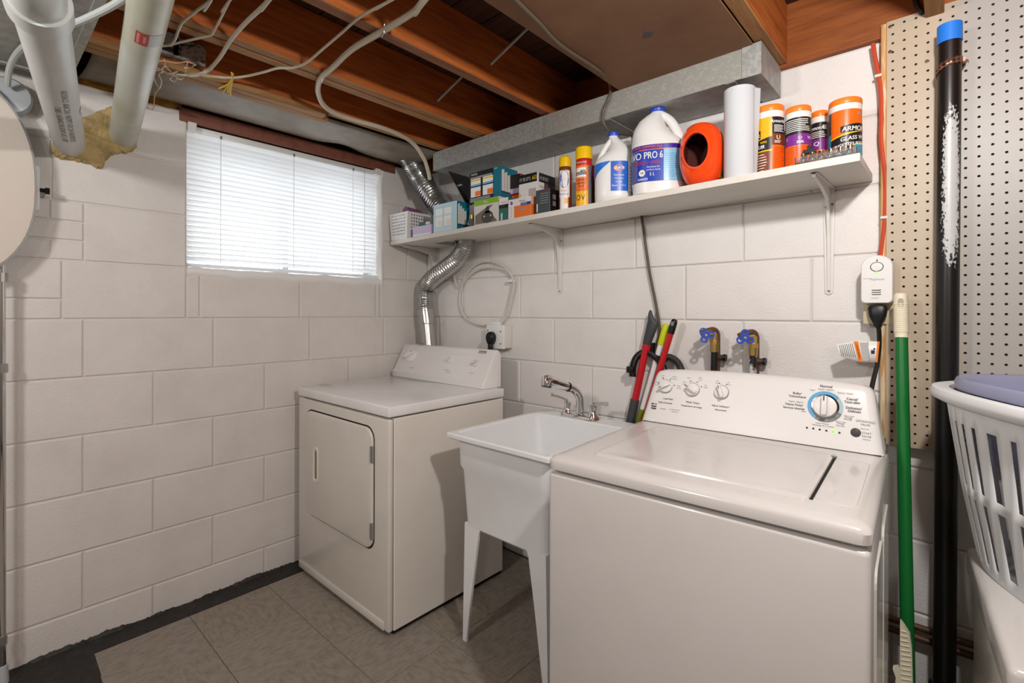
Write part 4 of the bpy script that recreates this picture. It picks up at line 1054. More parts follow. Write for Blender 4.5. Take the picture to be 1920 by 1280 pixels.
def carton(name, label, dims, mats, prints=None, cat='box', group=None):
    x0, x1, y0, y1, z0, z1 = dims
    t = thing(name, label, cat, ((x0 + x1) / 2, (y0 + y1) / 2, z0), 0, group)
    MB().box(x0, x1, y0, y1, z0, z1, 0.0008, 1).build('carton', mats[0], t)
    if prints:
        mb = MB(); prints(mb, x0, x1, y0, y1, z0, z1); mb.build('printed_face', mats, t)
    return t
# --- white perforated basket
bk = thing('storage_basket', 'small white perforated plastic basket at the window end of the shelf', 'basket', (0.10, -0.2, 1.64))
kx0, kx1, ky0, ky1 = P(728, 452, y=-0.277).x, P(763, 447, y=-0.277).x, -0.277, -0.115
kx0 = max(kx0, 0.022)
kz0 = zt(0.09) + 0.001; kz1 = P(762, 397, y=-0.28).z
fl = 0.012
def panel(p00, p10, p01, p11, nu, nv, hole):
    f = lambda s, t: (Vector(p00) * (1 - s) + Vector(p10) * s) * (1 - t) + (Vector(p01) * (1 - s) + Vector(p11) * s) * t
    return MB().grid(f, nu, nv, 0, False, hole)
b0 = [(kx0 + 0.004, ky0, kz0), (kx1, ky0, kz0), (kx1, ky1, kz0), (kx0 + 0.004, ky1, kz0)]
t0 = [(kx0 - fl + 0.002, ky0 - fl * 0.4, kz1), (kx1 + fl, ky0 - fl * 0.4, kz1), (kx1 + fl, ky1 + fl, kz1), (kx0 - fl + 0.002, ky1 + fl, kz1)]
hol = lambda nu, nv: (lambda i, j: i % 2 == 1 and j % 2 == 1 and 2 < i < nu - 3 and 2 < j < nv - 1)
for a, b, nu in ((0, 1, 23), (1, 2, 21), (2, 3, 23), (3, 0, 21)):
    o = panel(b0[a], b0[b], t0[a], t0[b], nu, 17, hol(nu, 17)).build('basket_wall', 'white_plastic', bk)
    md = o.modifiers.new('thick', 'SOLIDIFY'); md.thickness = 0.0022; md.offset = 0
MB().add(b0, [(0, 1, 2, 3)]).build('basket_base', 'white_plastic', bk)
MB().tube([Vector(p) for p in t0], 0.0035, 6, 0, False, True).build('basket_rim', 'white_plastic', bk)
# purple booklet leaning in the basket
pm = Matrix.Translation((kx0 + 0.075, -0.16, kz1 + 0.004)) @ Matrix.Rotation(math.radians(33), 4, 'Y') @ Matrix.Rotation(math.radians(-12), 4, 'Z')
t = thing('purple_carton', 'purple card box leaning out of the white basket', 'box', (kx0 + 0.07, -0.16, kz0 + 0.03))
MB().box(-0.07, 0.075, -0.05, 0.05, -0.012, 0.018, 0.001, 1, 0, pm).build('carton', 'purple_card', t)
mb = MB()
for k in range(4): mb.box(-0.068, 0.073, -0.0505, -0.0502, -0.009 + 0.007 * k, -0.0075 + 0.007 * k, 0, 1, 0, pm); mb.box(-0.068, 0.073, -0.045 + 0.025 * k, -0.042 + 0.025 * k, 0.0182, 0.0185, 0, 1, 0, pm)
mb.build('printed_stripes', 'lilac', t)
# lilac box with green tube on it
d = bxyz(774, 808, -0.272, 423, 0.06); d = (d[0], d[1], d[2], d[3], d[4], P(791, 423, y=-0.272).z)
carton('lilac_box', 'small lilac cardboard box beside the white basket', d, ['lilac', 'label_white'], lambda mb, x0, x1, y0, y1, z0, z1: face_y(mb, x0 + 0.004, x1 - 0.004, z0 + 0.004, z0 + 0.012, y0, 1))
gx = (d[0] + d[1]) / 2
t = thing('green_tube', 'small green tube with a white cap lying on the lilac box', 'tube', (gx, -0.255, d[5]))
MB().tube([(gx - 0.035, -0.252, d[5] + 0.012), (gx + 0.022, -0.252, d[5] + 0.0125)], 0.0115, 12).build('tube_body', 'label_dkgreen', t)
MB().tube([(gx + 0.022, -0.252, d[5] + 0.0125), (gx + 0.036, -0.252, d[5] + 0.0125)], 0.0105, 12).build('cap', 'label_white', t)
# --- bulb cartons
def bulbs_side(mb, x, y0, y1, z0, z1, mi_w, mi_l):
    """pale bulb picture on the carton's right side"""
    h = z1 - z0; w = y1 - y0
    for k in range(4):
        ya = y0 + w * (0.06 + 0.17 * k); yb_ = ya + w * 0.155
        top = z1 - h * (0.12 + 0.07 * k)
        face_x(mb, x, ya, yb_, z0 + h * 0.22, top, mi_w, 0.0007)
        mb.add([(x + 0.0007, ya, top), (x + 0.0007, yb_, top), (x + 0.0007, yb_ - w * 0.02, top + h * 0.05)], [(0, 1, 2)], mi_w)
        for zz in (0.22,): face_x(mb, x, ya, yb_, z0 + h * 0.17, z0 + h * zz, mi_l, 0.0008)
d = bxyz(813, 857, -0.268, 380.5, 0.085)
def pr1(mb, x0, x1, y0, y1, z0, z1):
    face_y(mb, x0, x1, z0, z1, y0, 1)
    w, h = x1 - x0, z1 - z0
    for i in range(2):
        xa = x0 + w * (0.10 + 0.37 * i)
        face_y(mb, xa, xa + w * 0.30, z0 + h * 0.60, z0 + h * 0.84, y0, 2, 0.0009); face_y(mb, xa, xa + w * 0.30, z0 + h * 0.20, z0 + h * 0.56, y0, 2, 0.0009)
        face_y(mb, xa + w * 0.10, xa + w * 0.30, z0 + h * 0.22, z0 + h * 0.40, y0, 3, 0.0011)
    put_text(mb, 'compact fluorescent', w * 0.085, plane_map((x0 + w * 0.45, y0 - 0.0008, z1 - h * 0.09), EX, EZ), 2)
    for k in range(2): face_y(mb, x0 + w * 0.08, x0 + w * 0.8, z0 + h * (0.06 + 0.06 * k), z0 + h * (0.08 + 0.06 * k), y0, 2, 0.0009)
    bulbs_side(mb, x1, y0, y1, z0, z1, 4, 5)
box1 = carton('bulb_carton', 'pale blue light bulb carton with teal side and lid standing open', d, ['label_teal', 'label_pale_blue', 'label_white', M('pale_peach', '#eadbd2', 0.5), 'offwhite', 'dark_grey'], pr1)
xr_ = d[1]
fl_ = [P(840.6, 321, y=-0.20), P(882, 334, y=-0.175)]
mb = MB(); zc = d[5]
mb.add([(fl_[0].x, -0.200, fl_[0].z), (fl_[1].x + 0.01, -0.172, fl_[1].z), (fl_[1].x + 0.01, -0.172, zc - 0.01), (d[1] - 0.012, -0.200, zc - 0.002)], [(0, 1, 2, 3)], 0)
o = mb.build('open_flap', 'label_black', box1); md = o.modifiers.new('thick', 'SOLIDIFY'); md.thickness = 0.0012
mb = MB(); q = P(862, 349, y=-0.190); put_text(mb, 'noma', 0.018, plane_map(q, EX, EZ, 0.003), 0); mb.build('flap_print', 'label_white', box1)
# green bulb pack, teal carton stacked on it
d = bxyz(889, 935, -0.262, 372, 0.075); dg = d
def pr2(mb, x0, x1, y0, y1, z0, z1):
    w, h = x1 - x0, z1 - z0
    face_y(mb, x0, x1, z0 + h * 0.78, z1 - 0.001, y0, 1); 
    put_text(mb, 'Eco', h * 0.16, plane_map((x0 + w * 0.5, y0 - 0.001, z0 + h * 0.83), EX, EZ), 2)
    for k in range(6): mb.add([(x0 + w * 0.05, y0 - 0.0006, z0 + h * 0.05), (x0 + w * 0.05, y0 - 0.0006, z0 + h * 0.4), (x0 + w * 0.62, y0 - 0.0006, z0 + h * 0.72), (x0 + w * 0.78, y0 - 0.0006, z0 + h * 0.72), (x0 + w * 0.6, y0 - 0.0006, z0 + h * 0.55), (x0 + w * 0.95, y0 - 0.0006, z0 + h * 0.06)], [(0, 1, 2, 3, 4, 5)], 3) if k == 0 else None
    cxx, czz = x0 + w * 0.55, z0 + h * 0.28
    mb.add([(cxx + w * 0.24 * math.cos(a), y0 - 0.0010, czz + h * 0.24 * math.sin(a)) for a in [2 * math.pi * k / 20 for k in range(20)]], [list(range(20))], 4)
    mb.add([(cxx - w * 0.1, y0 - 0.0010, czz + h * 0.15), (cxx + w * 0.1, y0 - 0.0010, czz + h * 0.15), (cxx + w * 0.05, y0 - 0.0010, z0 + h * 0.70), (cxx - 0.02 * w, y0 - 0.0010, z0 + h * 0.70)], [(0, 1, 2, 3)], 4)
    for dx_ in (-0.12, 0.14): mb.add([(cxx + w * dx_ + w * 0.03 * math.cos(a), y0 - 0.0013, czz + 0.004 + h * 0.035 * math.sin(a)) for a in [2 * math.pi * k / 10 for k in range(10)]], [list(range(10))], 2)
carton('bulb_carton', 'white light bulb pack with a green top band and a bulb picture', d, ['offwhite', 'label_green', 'label_white', M('bulb_taupe', '#7a6b5c', 0.5), M('bulb_dark', '#3f372f', 0.3)], pr2)
d = bxyz(881, 938.5, -0.235, 318, 0.12, dg[5] + 0.001)
d = (d[0], d[1], d[2], d[3], dg[5] + 0.001, d[5])
def pr3(mb, x0, x1, y0, y1, z0, z1):
    w, h = x1 - x0, z1 - z0
    face_y(mb, x0, x0 + w * 0.78, z0, z1, y0, 1); 
    put_text(mb, 'noma', h * 0.13, plane_map((x0 + w * 0.06, y0 - 0.001, z1 - h * 0.10), EX, EZ), 2, 'L'); put_text(mb, '60W', h * 0.07, plane_map((x0 + w * 0.86, y0 - 0.001, z1 - h * 0.07), EX, EZ), 2)
    for i in range(2):
        xa = x0 + w * (0.04 + 0.40 * i); xb = xa + w * 0.33
        face_y(mb, xa, xb, z0 + h * 0.55, z0 + h * 0.78, y0, 2, 0.0009); face_y(mb, xa, xb, z0 + h * 0.70, z0 + h * 0.75, y0, 3, 0.0012); face_y(mb, xa, xb, z0 + h * 0.54, z0 + h * 0.60, y0, 5, 0.0012)
        face_y(mb, xa, xb, z0 + h * 0.18, z0 + h * 0.50, y0, 2, 0.0009); face_y(mb, xa + w * 0.15, xb, z0 + h * 0.20, z0 + h * 0.36, y0, 4, 0.0012)
    for k in range(3): face_y(mb, x0 + w * 0.02, x0 + w * 0.68, z0 + h * (0.03 + 0.045 * k), z0 + h * (0.045 + 0.045 * k), y0, 2, 0.0009)
    for k in range(2): face_y(mb, x0 + w * 0.02, x0 + w * 0.74, z0 + h * (0.80 + 0.03 * k), z0 + h * (0.81 + 0.03 * k), y0, 2, 0.0009)
    bulbs_side(mb, x1, y0, y1, z0, z1, 6, 7)
carton('bulb_carton', 'black and teal light bulb carton stacked on the green banded pack', d, ['label_teal', M('label_navy', '#132029', 0.35), 'label_white', 'yellow', 'label_orange', 'label_sky', 'offwhite', 'dark_grey'], pr3)
# loose bulb
q = P(884, 415, y=-0.25)
t = thing('light_bulb', 'loose clear light bulb with a brass screw base standing between the cartons', 'light bulb', (q.x, -0.25, zt(q.x)))
MB().lathe([(0.004, 0), (0.017, 0.008), (0.021, 0.02), (0.016, 0.034), (0.010, 0.042)], Matrix.Translation((q.x, -0.25, zt(q.x) + 0.0006)), 20).build('bulb_glass', M('smoky_glass', '#8d9496', 0.1, trans=0.6), t)
MB().lathe([(0.010, 0.042), (0.0105, 0.046), (0.0095, 0.050), (0.0105, 0.054), (0.0095, 0.058), (0.010, 0.062), (0.004, 0.066)], Matrix.Translation((q.x, -0.25, zt(q.x) + 0.0006)), 16).build('screw_base', 'brass', t)
# green blister and orange printed box
d = bxyz(936, 953, -0.264, 371, 0.05)
carton('blister_pack', 'narrow green and white bulb pack between two cartons', d, ['label_dkgreen', 'label_white', 'label_orange', 'label_black', 'label_pale_blue'],
       lambda mb, x0, x1, y0, y1, z0, z1: (face_y(mb, x0, x1, z0 + (z1 - z0) * 0.72, z1, y0, 1), face_y(mb, x0, x1, z0 + (z1 - z0) * 0.55, z0 + (z1 - z0) * 0.70, y0, 3), put_text(mb, 'PHILIPS', 0.010, plane_map(((x0 + x1) / 2, y0 - 0.001, z0 + (z1 - z0) * 0.78), EX, EZ), 2), face_y(mb, x0 + 0.01, x0 + 0.022, z0 + 0.005, z0 + (z1 - z0) * 0.35, y0, 4)))
d = bxyz(953, 995.5, -0.270, 371, 0.045)
def pr4(mb, x0, x1, y0, y1, z0, z1):
    w, h = x1 - x0, z1 - z0
    face_y(mb, x0 + w * 0.27, x1, z0 + h * 0.02, z0 + h * 0.62, y0, 1); face_y(mb, x0 + w * 0.55, x1, z0 + h * 0.60, z0 + h * 0.74, y0, 2, 0.0008)
    put_text(mb, 'Halogen', h * 0.13, plane_map((x0 + w * 0.64, y0 - 0.0008, z0 + h * 0.80), EX, EZ), 5)
    put_text(mb, '100W', h * 0.26, plane_map((x0 + w * 0.62, y0 - 0.0010, z0 + h * 0.32), EX, EZ), 4); put_text(mb, 'BONUS PACK', h * 0.11, plane_map((x0 + w * 0.62, y0 - 0.0010, z0 + h * 0.64), EX, EZ), 3)
    c = (x0 + w * 0.15, z0 + h * 0.80)
    mb.add([(c[0] + h * 0.09 * math.cos(a), y0 - 0.0008, c[1] + h * 0.09 * math.sin(a)) for a in [2 * math.pi * k / 18 for k in range(18)]], [list(range(18))], 2)
    put_text(mb, 'GE', h * 0.09, plane_map((c[0], y0 - 0.0012, c[1] - h * 0.035), EX, EZ), 3)
    for k in range(5): face_y(mb, x0 + w * 0.10, x0 + w * 0.18, z0 + h * (0.10 + 0.11 * k), z0 + h * (0.14 + 0.11 * k), y0, 6)
    face_x(mb, x1, y0, y1, z0, z0 + h * 0.6, 1); face_x(mb, x1, y0, y1, z0 + h * 0.6, z1, 7)
carton('bulb_carton', 'white halogen bulb box with a large orange front panel', d, ['label_white', 'label_orange', 'label_blue', 'label_white', 'label_grey', 'ink_soft', 'lilac', M('pale_orange', '#f0b48a', 0.5)], pr4)
# dark red pack behind, white and black carton, black clear-window box
d = bxyz(957, 975, -0.17, 327, 0.06)
carton('bulb_carton', 'dark red and brown pack standing behind the white and black carton', d, ['label_magenta', 'label_black', 'label_orange', 'lilac'],
       lambda mb, x0, x1, y0, y1, z0, z1: (face_y(mb, x0, x1, z0 + (z1 - z0) * 0.72, z1, y0, 1), face_y(mb, x0, x1, z0 + (z1 - z0) * 0.62, z0 + (z1 - z0) * 0.72, y0, 3), face_y(mb, x0 + 0.01, x1, z0 + (z1 - z0) * 0.42, z0 + (z1 - z0) * 0.58, y0, 2)))
d = bxyz(973, 1007, -0.225, 326, 0.13)
def pr5(mb, x0, x1, y0, y1, z0, z1):
    w, h = x1 - x0, z1 - z0
    face_y(mb, x0, x1, z1 - h * 0.20, z1, y0, 1); put_text(mb, 'PHILIPS', h * 0.12, plane_map((x0 + w * 0.06, y0 - 0.0008, z1 - h * 0.15), EX, EZ), 0, 'L', 0.85, 0, 0.03); put_text(mb, '60', h * 0.13, plane_map((x1 - w * 0.14, y0 - 0.0008, z1 - h * 0.15), EX, EZ), 2)
    for k in range(2): face_y(mb, x0 - 0.001, x0 + w * 0.12, z0 + h * (0.2 + 0.32 * k), z0 + h * (0.26 + 0.32 * k), y0, 2)
    face_y(mb, x0 + w * 0.55, x1 - w * 0.04, z0 + h * 0.2, z0 + h * 0.66, y0, 3)
    face_x(mb, x1, y0 + 0.012, y1, z1 - h * 0.20, z1, 1); put_text(mb, 'PHILIPS', h * 0.12, plane_map((x1, y0 + 0.02, z1 - h * 0.15), EY, EZ), 0, 'L', 0.85, 0, 0.03); put_text(mb, 'Halogena', h * 0.10, plane_map((x1, y0 + 0.02, z1 - h * 0.33), EY, EZ), 4, 'L')
    face_x(mb, x1, y0 + 0.05, y1, z0, z1 - h * 0.20, 5)
carton('bulb_carton', 'white bulb carton with a black top band, behind the black box', d, ['label_white', 'label_black', 'yellow', M('pale_taupe', '#c3b5b0', 0.5), 'label_red', M('side_brown', '#5e4a48', 0.5)], pr5)
d = bxyz(1005, 1031, -0.27, 355, 0.075)
def pr6(mb, x0, x1, y0, y1, z0, z1):
    w, h = x1 - x0, z1 - z0
    face_y(mb, x0, x1, z0, z1, y0, 1)
    for k in range(5): face_y(mb, x0 + w * 0.3, x1 - w * 0.1, z0 + h * (0.42 + 0.1 * k), z0 + h * (0.435 + 0.1 * k), y0, 2, 0.0008)
    face_y(mb, x0 + w * 0.06, x0 + w * 0.14, z0 + h * 0.08, z0 + h * 0.42, y0, 3, 0.0009)
    for k in range(6):
        for r_ in (0.30, 0.58): face_x(mb, x1, y0 + (y1 - y0) * 0.25, y0 + (y1 - y0) * 0.55, z0 + h * (r_ + 0.035 * k), z0 + h * (r_ + 0.015 + 0.035 * k), 2)
carton('bulb_carton', 'small black box with a clear grey window beside the brown spray can', d, ['label_black', M('smoke_window', '#4b5254', 0.15), 'label_grey', 'label_white'], pr6)

# --- spray cans
def can(name, label, u0, u1, vtop, y, capfrac, capdome, mats, prints):
    cx, cy, r = cylpx(u0, u1, y); z0 = zt(cx) + 0.0008; z1 = P((u0 + u1) / 2, vtop, y=y - r).z
    t = thing(name, label, 'spray can', (cx, cy, z0)); h = z1 - z0; zc = z1 - h * capfrac; T = Matrix.Translation((cx, cy, 0))
    MB().lathe([(r * 0.9, z0), (r * 0.98, z0 + 0.003), (r * 0.96, z0 + 0.006), (r * 0.96, zc - 0.012), (r * 0.90, zc - 0.004), (r * 0.82, zc)], T, 32).build('can_body', mats[0], t)
    if capdome: prof = [(r * 0.93, zc - 0.002), (r * 0.95, zc + h * capfrac * 0.5), (r * 0.86, zc + h * capfrac * 0.82), (r * 0.5, z1)]
    else: prof = [(r * 1.0, zc - 0.002), (r * 1.0, z1 - 0.004), (r * 0.95, z1), (r * 0.5, z1)]
    MB().lathe(prof, T, 32).build('cap', 'yellow', t)
    mb = MB(); prints(mb, cx, cy, r * 0.96, z0, zc); mb.build('label', mats, t)
    return t
def prA(mb, cx, cy, r, z0, z1):
    h = z1 - z0
    cyl_patch(mb, cx, cy, r, -1.0, 0.75, z0 + h * 0.30, z0 + h * 0.90, 1)
    cyl_patch(mb, cx, cy, r, -0.85, 0.5, z0 + h * 0.03, z0 + h * 0.30, 1)
    f = cyl_map(cx, cy, r, -0.15, z0 + h * 0.70, 0.0008)
    mb.add([f(r * 0.72 * math.cos(a), h * 0.20 * math.sin(a)) for a in [2 * math.pi * k / 24 for k in range(24)]], [list(range(24))], 2)
    f = cyl_map(cx, cy, r, -0.15, z0 + h * 0.68, 0.0012); put_text(mb, 'Pledge', h * 0.095, f, 1, 'C', 0.62, 0.15, 0.02)
    f = cyl_map(cx, cy, r, -0.2, z0 + h * 0.43, 0.0008); put_text(mb, 'orange', h * 0.05, f, 3); f = cyl_map(cx, cy, r, -0.2, z0 + h * 0.35, 0.0008); put_text(mb, 'FURNITURE', h * 0.045, f, 2)
    cyl_patch(mb, cx, cy, r, -0.1, 0.45, z0 + h * 0.16, z0 + h * 0.28, 4, 0.0006)
can('spray_can', 'brown furniture polish spray can with a domed yellow cap and blue oval logo', 1047, 1072, 288, -0.225, 0.20, True, ['label_brown', 'label_white', 'label_blue', 'label_orange', 'gold_yellow'], prA)
def prB(mb, cx, cy, r, z0, z1):
    h = z1 - z0
    cyl_patch(mb, cx, cy, r, -1.5, 1.5, z0 + h * 0.85, z1 - 0.012, 2)
    cyl_patch(mb, cx, cy, r, -1.5, 0.55, z0, z0 + h * 0.34, 1); cyl_patch(mb, cx, cy, r, -1.5, 0.55, z0 + h * 0.34, z0 + h * 0.85, 3)
    cyl_patch(mb, cx, cy, r, 0.55, 1.5, z0, z0 + h * 0.85, 5)
    cyl_patch(mb, cx, cy, r, -1.1, 0.25, z0 + h * 0.61, z0 + h * 0.80, 4, 0.0006)
    put_text(mb, 'endfilk', h * 0.15, cyl_map(cx, cy, r, -0.45, z0 + h * 0.65, 0.0009), 6, 'C', 0.62, 0.1, 0.04)
    for k, s in enumerate(('INVISIBLE', 'REPAIRS', 'GLUE')): put_text(mb, s, h * 0.062, cyl_map(cx, cy, r, -0.35, z0 + h * (0.53 - 0.065 * k), 0.0009), 6, 'C', 0.8)
    put_text(mb, 'DANGER', h * 0.06, cyl_map(cx, cy, r, -0.3, z0 + h * 0.32, 0.0009), 2, 'C', 0.8)
    put_text(mb, 'NEW LOOK', h * 0.05, cyl_map(cx, cy, r, -0.3, z0 + h * 0.89, 0.0009), 4, 'C', 0.8)
    for a0, s in ((-0.75, 'O'), (-0.1, 'V')): put_text(mb, s, h * 0.16, cyl_map(cx, cy, r, a0, z0 + h * 0.14, 0.0009), 6, 'C', 0.9)
can('spray_can', 'tall red and orange spray can with a flat yellow cap', 1079, 1110.5, 272, -0.225, 0.19, False, ['label_red', 'gold_yellow', 'label_red', 'label_orange', 'label_white', M('can_grey', '#6b6b72', 0.4), 'label_black'], prB)
cx, cy, r = cylpx(1087, 1118, -0.13)
t = thing('spray_can', 'dark red can half hidden behind the tall yellow capped can', 'spray can', (cx, cy, zt(cx)))
MB().lathe([(r * 0.95, zt(cx) + 0.001), (r * 0.97, zt(cx) + 0.004), (r * 0.97, 1.79), (r * 0.85, 1.80)], Matrix.Translation((cx, cy, 0)), 28).build('can_body', M('maroon', '#5a1018', 0.35), t)
MB().lathe([(r, 1.80), (r, 1.845), (r * 0.9, 1.85)], Matrix.Translation((cx, cy, 0)), 28).build('cap', 'label_red', t)

# --- bleach jugs
def jug(label, u0, u1, vtop, y, mats, prints, handle_side, vcap, big):
    cx, cy, r = cylpx(u0, u1, y); z0 = zt(cx) + 0.0008; z1 = P((u0 + u1) / 2, vtop, y=y).z; h = z1 - z0
    t = thing('bleach_jug', label, 'jug', (cx, cy, z0)); d, rr = cyl_frame(cx, cy); rot = math.atan2(rr.y, rr.x)
    hs = handle_side
    # (height fraction, half width, half depth, sideways shift of the section)
    if big: sec = [(0, .86, .9, 0), (.012, .95, .98, 0), (.10, .96, 1, 0), (.17, 1, 1, 0), (.52, 1, 1, 0), (.60, .98, .97, -.01), (.68, .78, .90, -.20), (.76, .63, .78, -.27), (.84, .48, .60, -.25), (.90, .33, .40, -.14), (.935, .24, .25, -.04), (.955, .23, .23, 0)]
    else: sec = [(0, .85, .9, 0), (.015, .95, .97, 0), (.10, .97, 1, 0), (.52, .98, 1, 0), (.60, .96, .96, 0), (.66, .80, .88, .14), (.74, .56, .70, .30), (.82, .40, .48, .25), (.90, .26, .28, .08), (.93, .24, .24, 0), (.945, .24, .24, 0)]
    rings = []
    for f, wx, wy, sh in sec:
        c = Vector((cx, cy, 0)) + rr * (sh * r)
        rings.append(superring(c.x, c.y, z0 + h * f, r * wx, r * wy * (0.80 if big else 0.9), 2.7 if f < .6 else 2.2, 36, rot))
    MB().loft(rings, 0).build('jug_body', mats[0], t, 50)
    def hp(k, f, dd=0.0): return Vector((cx, cy, z0 + h * f)) + rr * (k * r) + d * (dd * r)
    s = hs
    if big: path = [hp(.05, .92), hp(.20 * s, .90), hp(.46 * s, .84), hp(.66 * s, .75), hp(.80 * s, .65), hp(.80 * s, .56)]; rad = 0.0165
    else: path = [hp(-.05, .91), hp(.20 * s, .87), hp(.42 * s, .79), hp(.60 * s, .70), hp(.70 * s, .62), hp(.68 * s, .56)]; rad = 0.011
    sp_ = smooth_path(path, 6)
    MB().tube(sp_, [rad * (0.95 + 0.35 * (i / len(sp_)) ** 2) for i in range(len(sp_))], 14).build('handle', mats[0], t)
    T = Matrix.Translation((cx, cy, 0)); zc = z0 + h * .945
    MB().lathe([(r * .27, zc), (r * .28, zc + 0.002), (r * .28, z1 - 0.003), (r * .25, z1), (r * .1, z1)], T, 28).build('cap', 'blue_cap', t)
    mb = MB()
    def fm(x, zf, lift=0.0012):
        # label wraps the jug's own section
        a = x / r; p = 2.7; q = 0.80 if big else 0.9
        ca, sa = math.sin(a), math.cos(a)
        den = (abs(ca) ** p + abs(sa / q) ** p) ** (-1 / p)
        return Vector((cx, cy, z0 + h * zf)) + rr * (ca * den * (r + lift)) + d * (sa * den * (r + lift))
    prints(mb, fm, r, h); mb.build('label', mats, t)
    return t
def wrap_patch(mb, fm, r, a0, a1, f0, f1, mi, lift=0.0012, tilt=None):
    mb.grid(lambda u, v: fm(r * (a0 + (a1 - a0) * u), (f0 + (f1 - f0) * v) if tilt is None else tilt(u, v), lift), 14, 1, mi)
def prS(mb, fm, r, h):
    wrap_patch(mb, fm, r, -0.14, 0.78, .14, .54, 1)
    wrap_patch(mb, fm, r, 0.80, 1.35, .14, .54, 2)
    mb.grid(lambda u, v: fm(r * (-1.25 + 1.07 * u), .52 + 0.025 * u - v * 0.20 * max(0.0, 1 - u * 0.95), 0.0012), 12, 1, 3)
    for k, s in enumerate(('Disinfects', 'Whitens', 'Cleans')): put_text(mb, s, h * .035, lambda x, y, k=k: fm(x + r * .30, .34 - .045 * k + y / h, 0.0018), 2)
    put_text(mb, 'Bleach  3.57 L', h * .034, lambda x, y: fm(x + r * .30, .20 + y / h, 0.0018), 2)
    mb.add([fm(r * .30 + r * .27 * math.cos(a), .445 + .042 * math.sin(a), 0.0016) for a in [2 * math.pi * k / 20 for k in range(20)]], [list(range(20))], 4)
    put_text(mb, 'CLOROX', h * .045, lambda x, y: fm(x + r * .30, .430 + y / h, 0.0022), 2, 'C', .8, .1, .04)
    for k in range(7): wrap_patch(mb, fm, r, 0.85, 1.2, .18 + .045 * k, .19 + .045 * k, 5, 0.0016)
jug('small white bleach jug with a blue and white label', 1114, 1186, 249, -0.195, ['white_plastic', M('label_mid_blue', '#1f62c9', 0.3), 'label_white', M('label_mid_blue2', '#2a71d2', 0.3), 'orange_cap', 'label_grey'], prS, -1, 249, False)
def prL(mb, fm, r, h):
    wrap_patch(mb, fm, r, -1.25, 0.27, .13, .475, 1); wrap_patch(mb, fm, r, 0.27, 1.3, .13, .475, 2)
    wrap_patch(mb, fm, r, -1.25, 1.3, .475, .525, 3); wrap_patch(mb, fm, r, -1.25, 1.3, .468, .476, 4, 0.0016)
    wrap_patch(mb, fm, r, -1.25, -0.85, .13, .475, 5, 0.0016)
    put_text(mb, 'FORCE COMMERCIALE', h * .036, lambda x, y: fm(x + r * .20, .490 + y / h, 0.0018), 4, 'R', 1.0)
    put_text(mb, 'LAVO PRO 6', h * .105, lambda x, y: fm(x + r * .22, .375 + y / h, 0.0020), 0, 'R', .82, 0, .03)
    put_text(mb, 'BLEACH • JAVEL', h * .056, lambda x, y: fm(x + r * .10, .315 + y / h, 0.0020), 6, 'R', .8, .15, .03)
    put_text(mb, 'Disinfects for', h * .03, lambda x, y: fm(x - r * .18, .275 + y / h, 0.0020), 0, 'C'); put_text(mb, 'surfaces dures', h * .03, lambda x, y: fm(x - r * .18, .245 + y / h, 0.0020), 0, 'C')
    put_text(mb, '5 L', h * .05, lambda x, y: fm(x - r * .24, .19 + y / h, 0.0020), 0, 'C', 1, 0, .03)
    put_text(mb, 'DANGER', h * .035, lambda x, y: fm(x - r * .62, .145 + y / h, 0.0020), 0, 'C', .8, 0, .03)
    mb.add([fm(-r * .66 + r * .135 * math.cos(a), .225 + .038 * math.sin(a), 0.0018) for a in [2 * math.pi * k / 8 + .39 for k in range(8)]], [list(range(8))], 0)
    put_text(mb, 'H', h * .04, lambda x, y: fm(x - r * .66, .212 + y / h, 0.0022), 7, 'C', 1, 0, .05)
    for k in range(12): wrap_patch(mb, fm, r, 0.33, 0.33 + random.uniform(.35, .6), .17 + .022 * k, .176 + .022 * k, 8, 0.0016)
jug('large white five litre bleach jug with a dark blue label', 1184, 1283, 202, -0.188, ['white_plastic', 'label_blue', 'label_sky', M('label_violet', '#34259a', 0.3), 'label_orange', M('label_slate', '#5d5f9c', 0.3), 'label_red', 'label_black', M('label_steel', '#5e93b5', 0.3)], prL, 1, 196, True)

# half hidden jug behind the two bleach jugs
cx, cy, r = cylpx(1166, 1196, -0.075); z0 = zt(cx) + 0.001
t = thing('half_hidden_bottle', 'white bottle with a dark red label half hidden behind the bleach jugs', 'bottle', (cx, cy, z0))
MB().lathe([(r * .9, z0), (r, z0 + .004), (r, z0 + .19), (r * .8, z0 + .225), (r * .35, z0 + .25), (r * .35, z0 + .262)], Matrix.Translation((cx, cy, 0)), 28).build('bottle_body', 'white_plastic', t)
mb = MB(); cyl_patch(mb, cx, cy, r, -1.4, 1.4, z0 + .05, z0 + .17, 0); cyl_patch(mb, cx, cy, r, -1.4, 1.4, z0 + .17, z0 + .185, 1); mb.build('label', [M('maroon', '#5a1018', 0.35), 'label_black'], t)
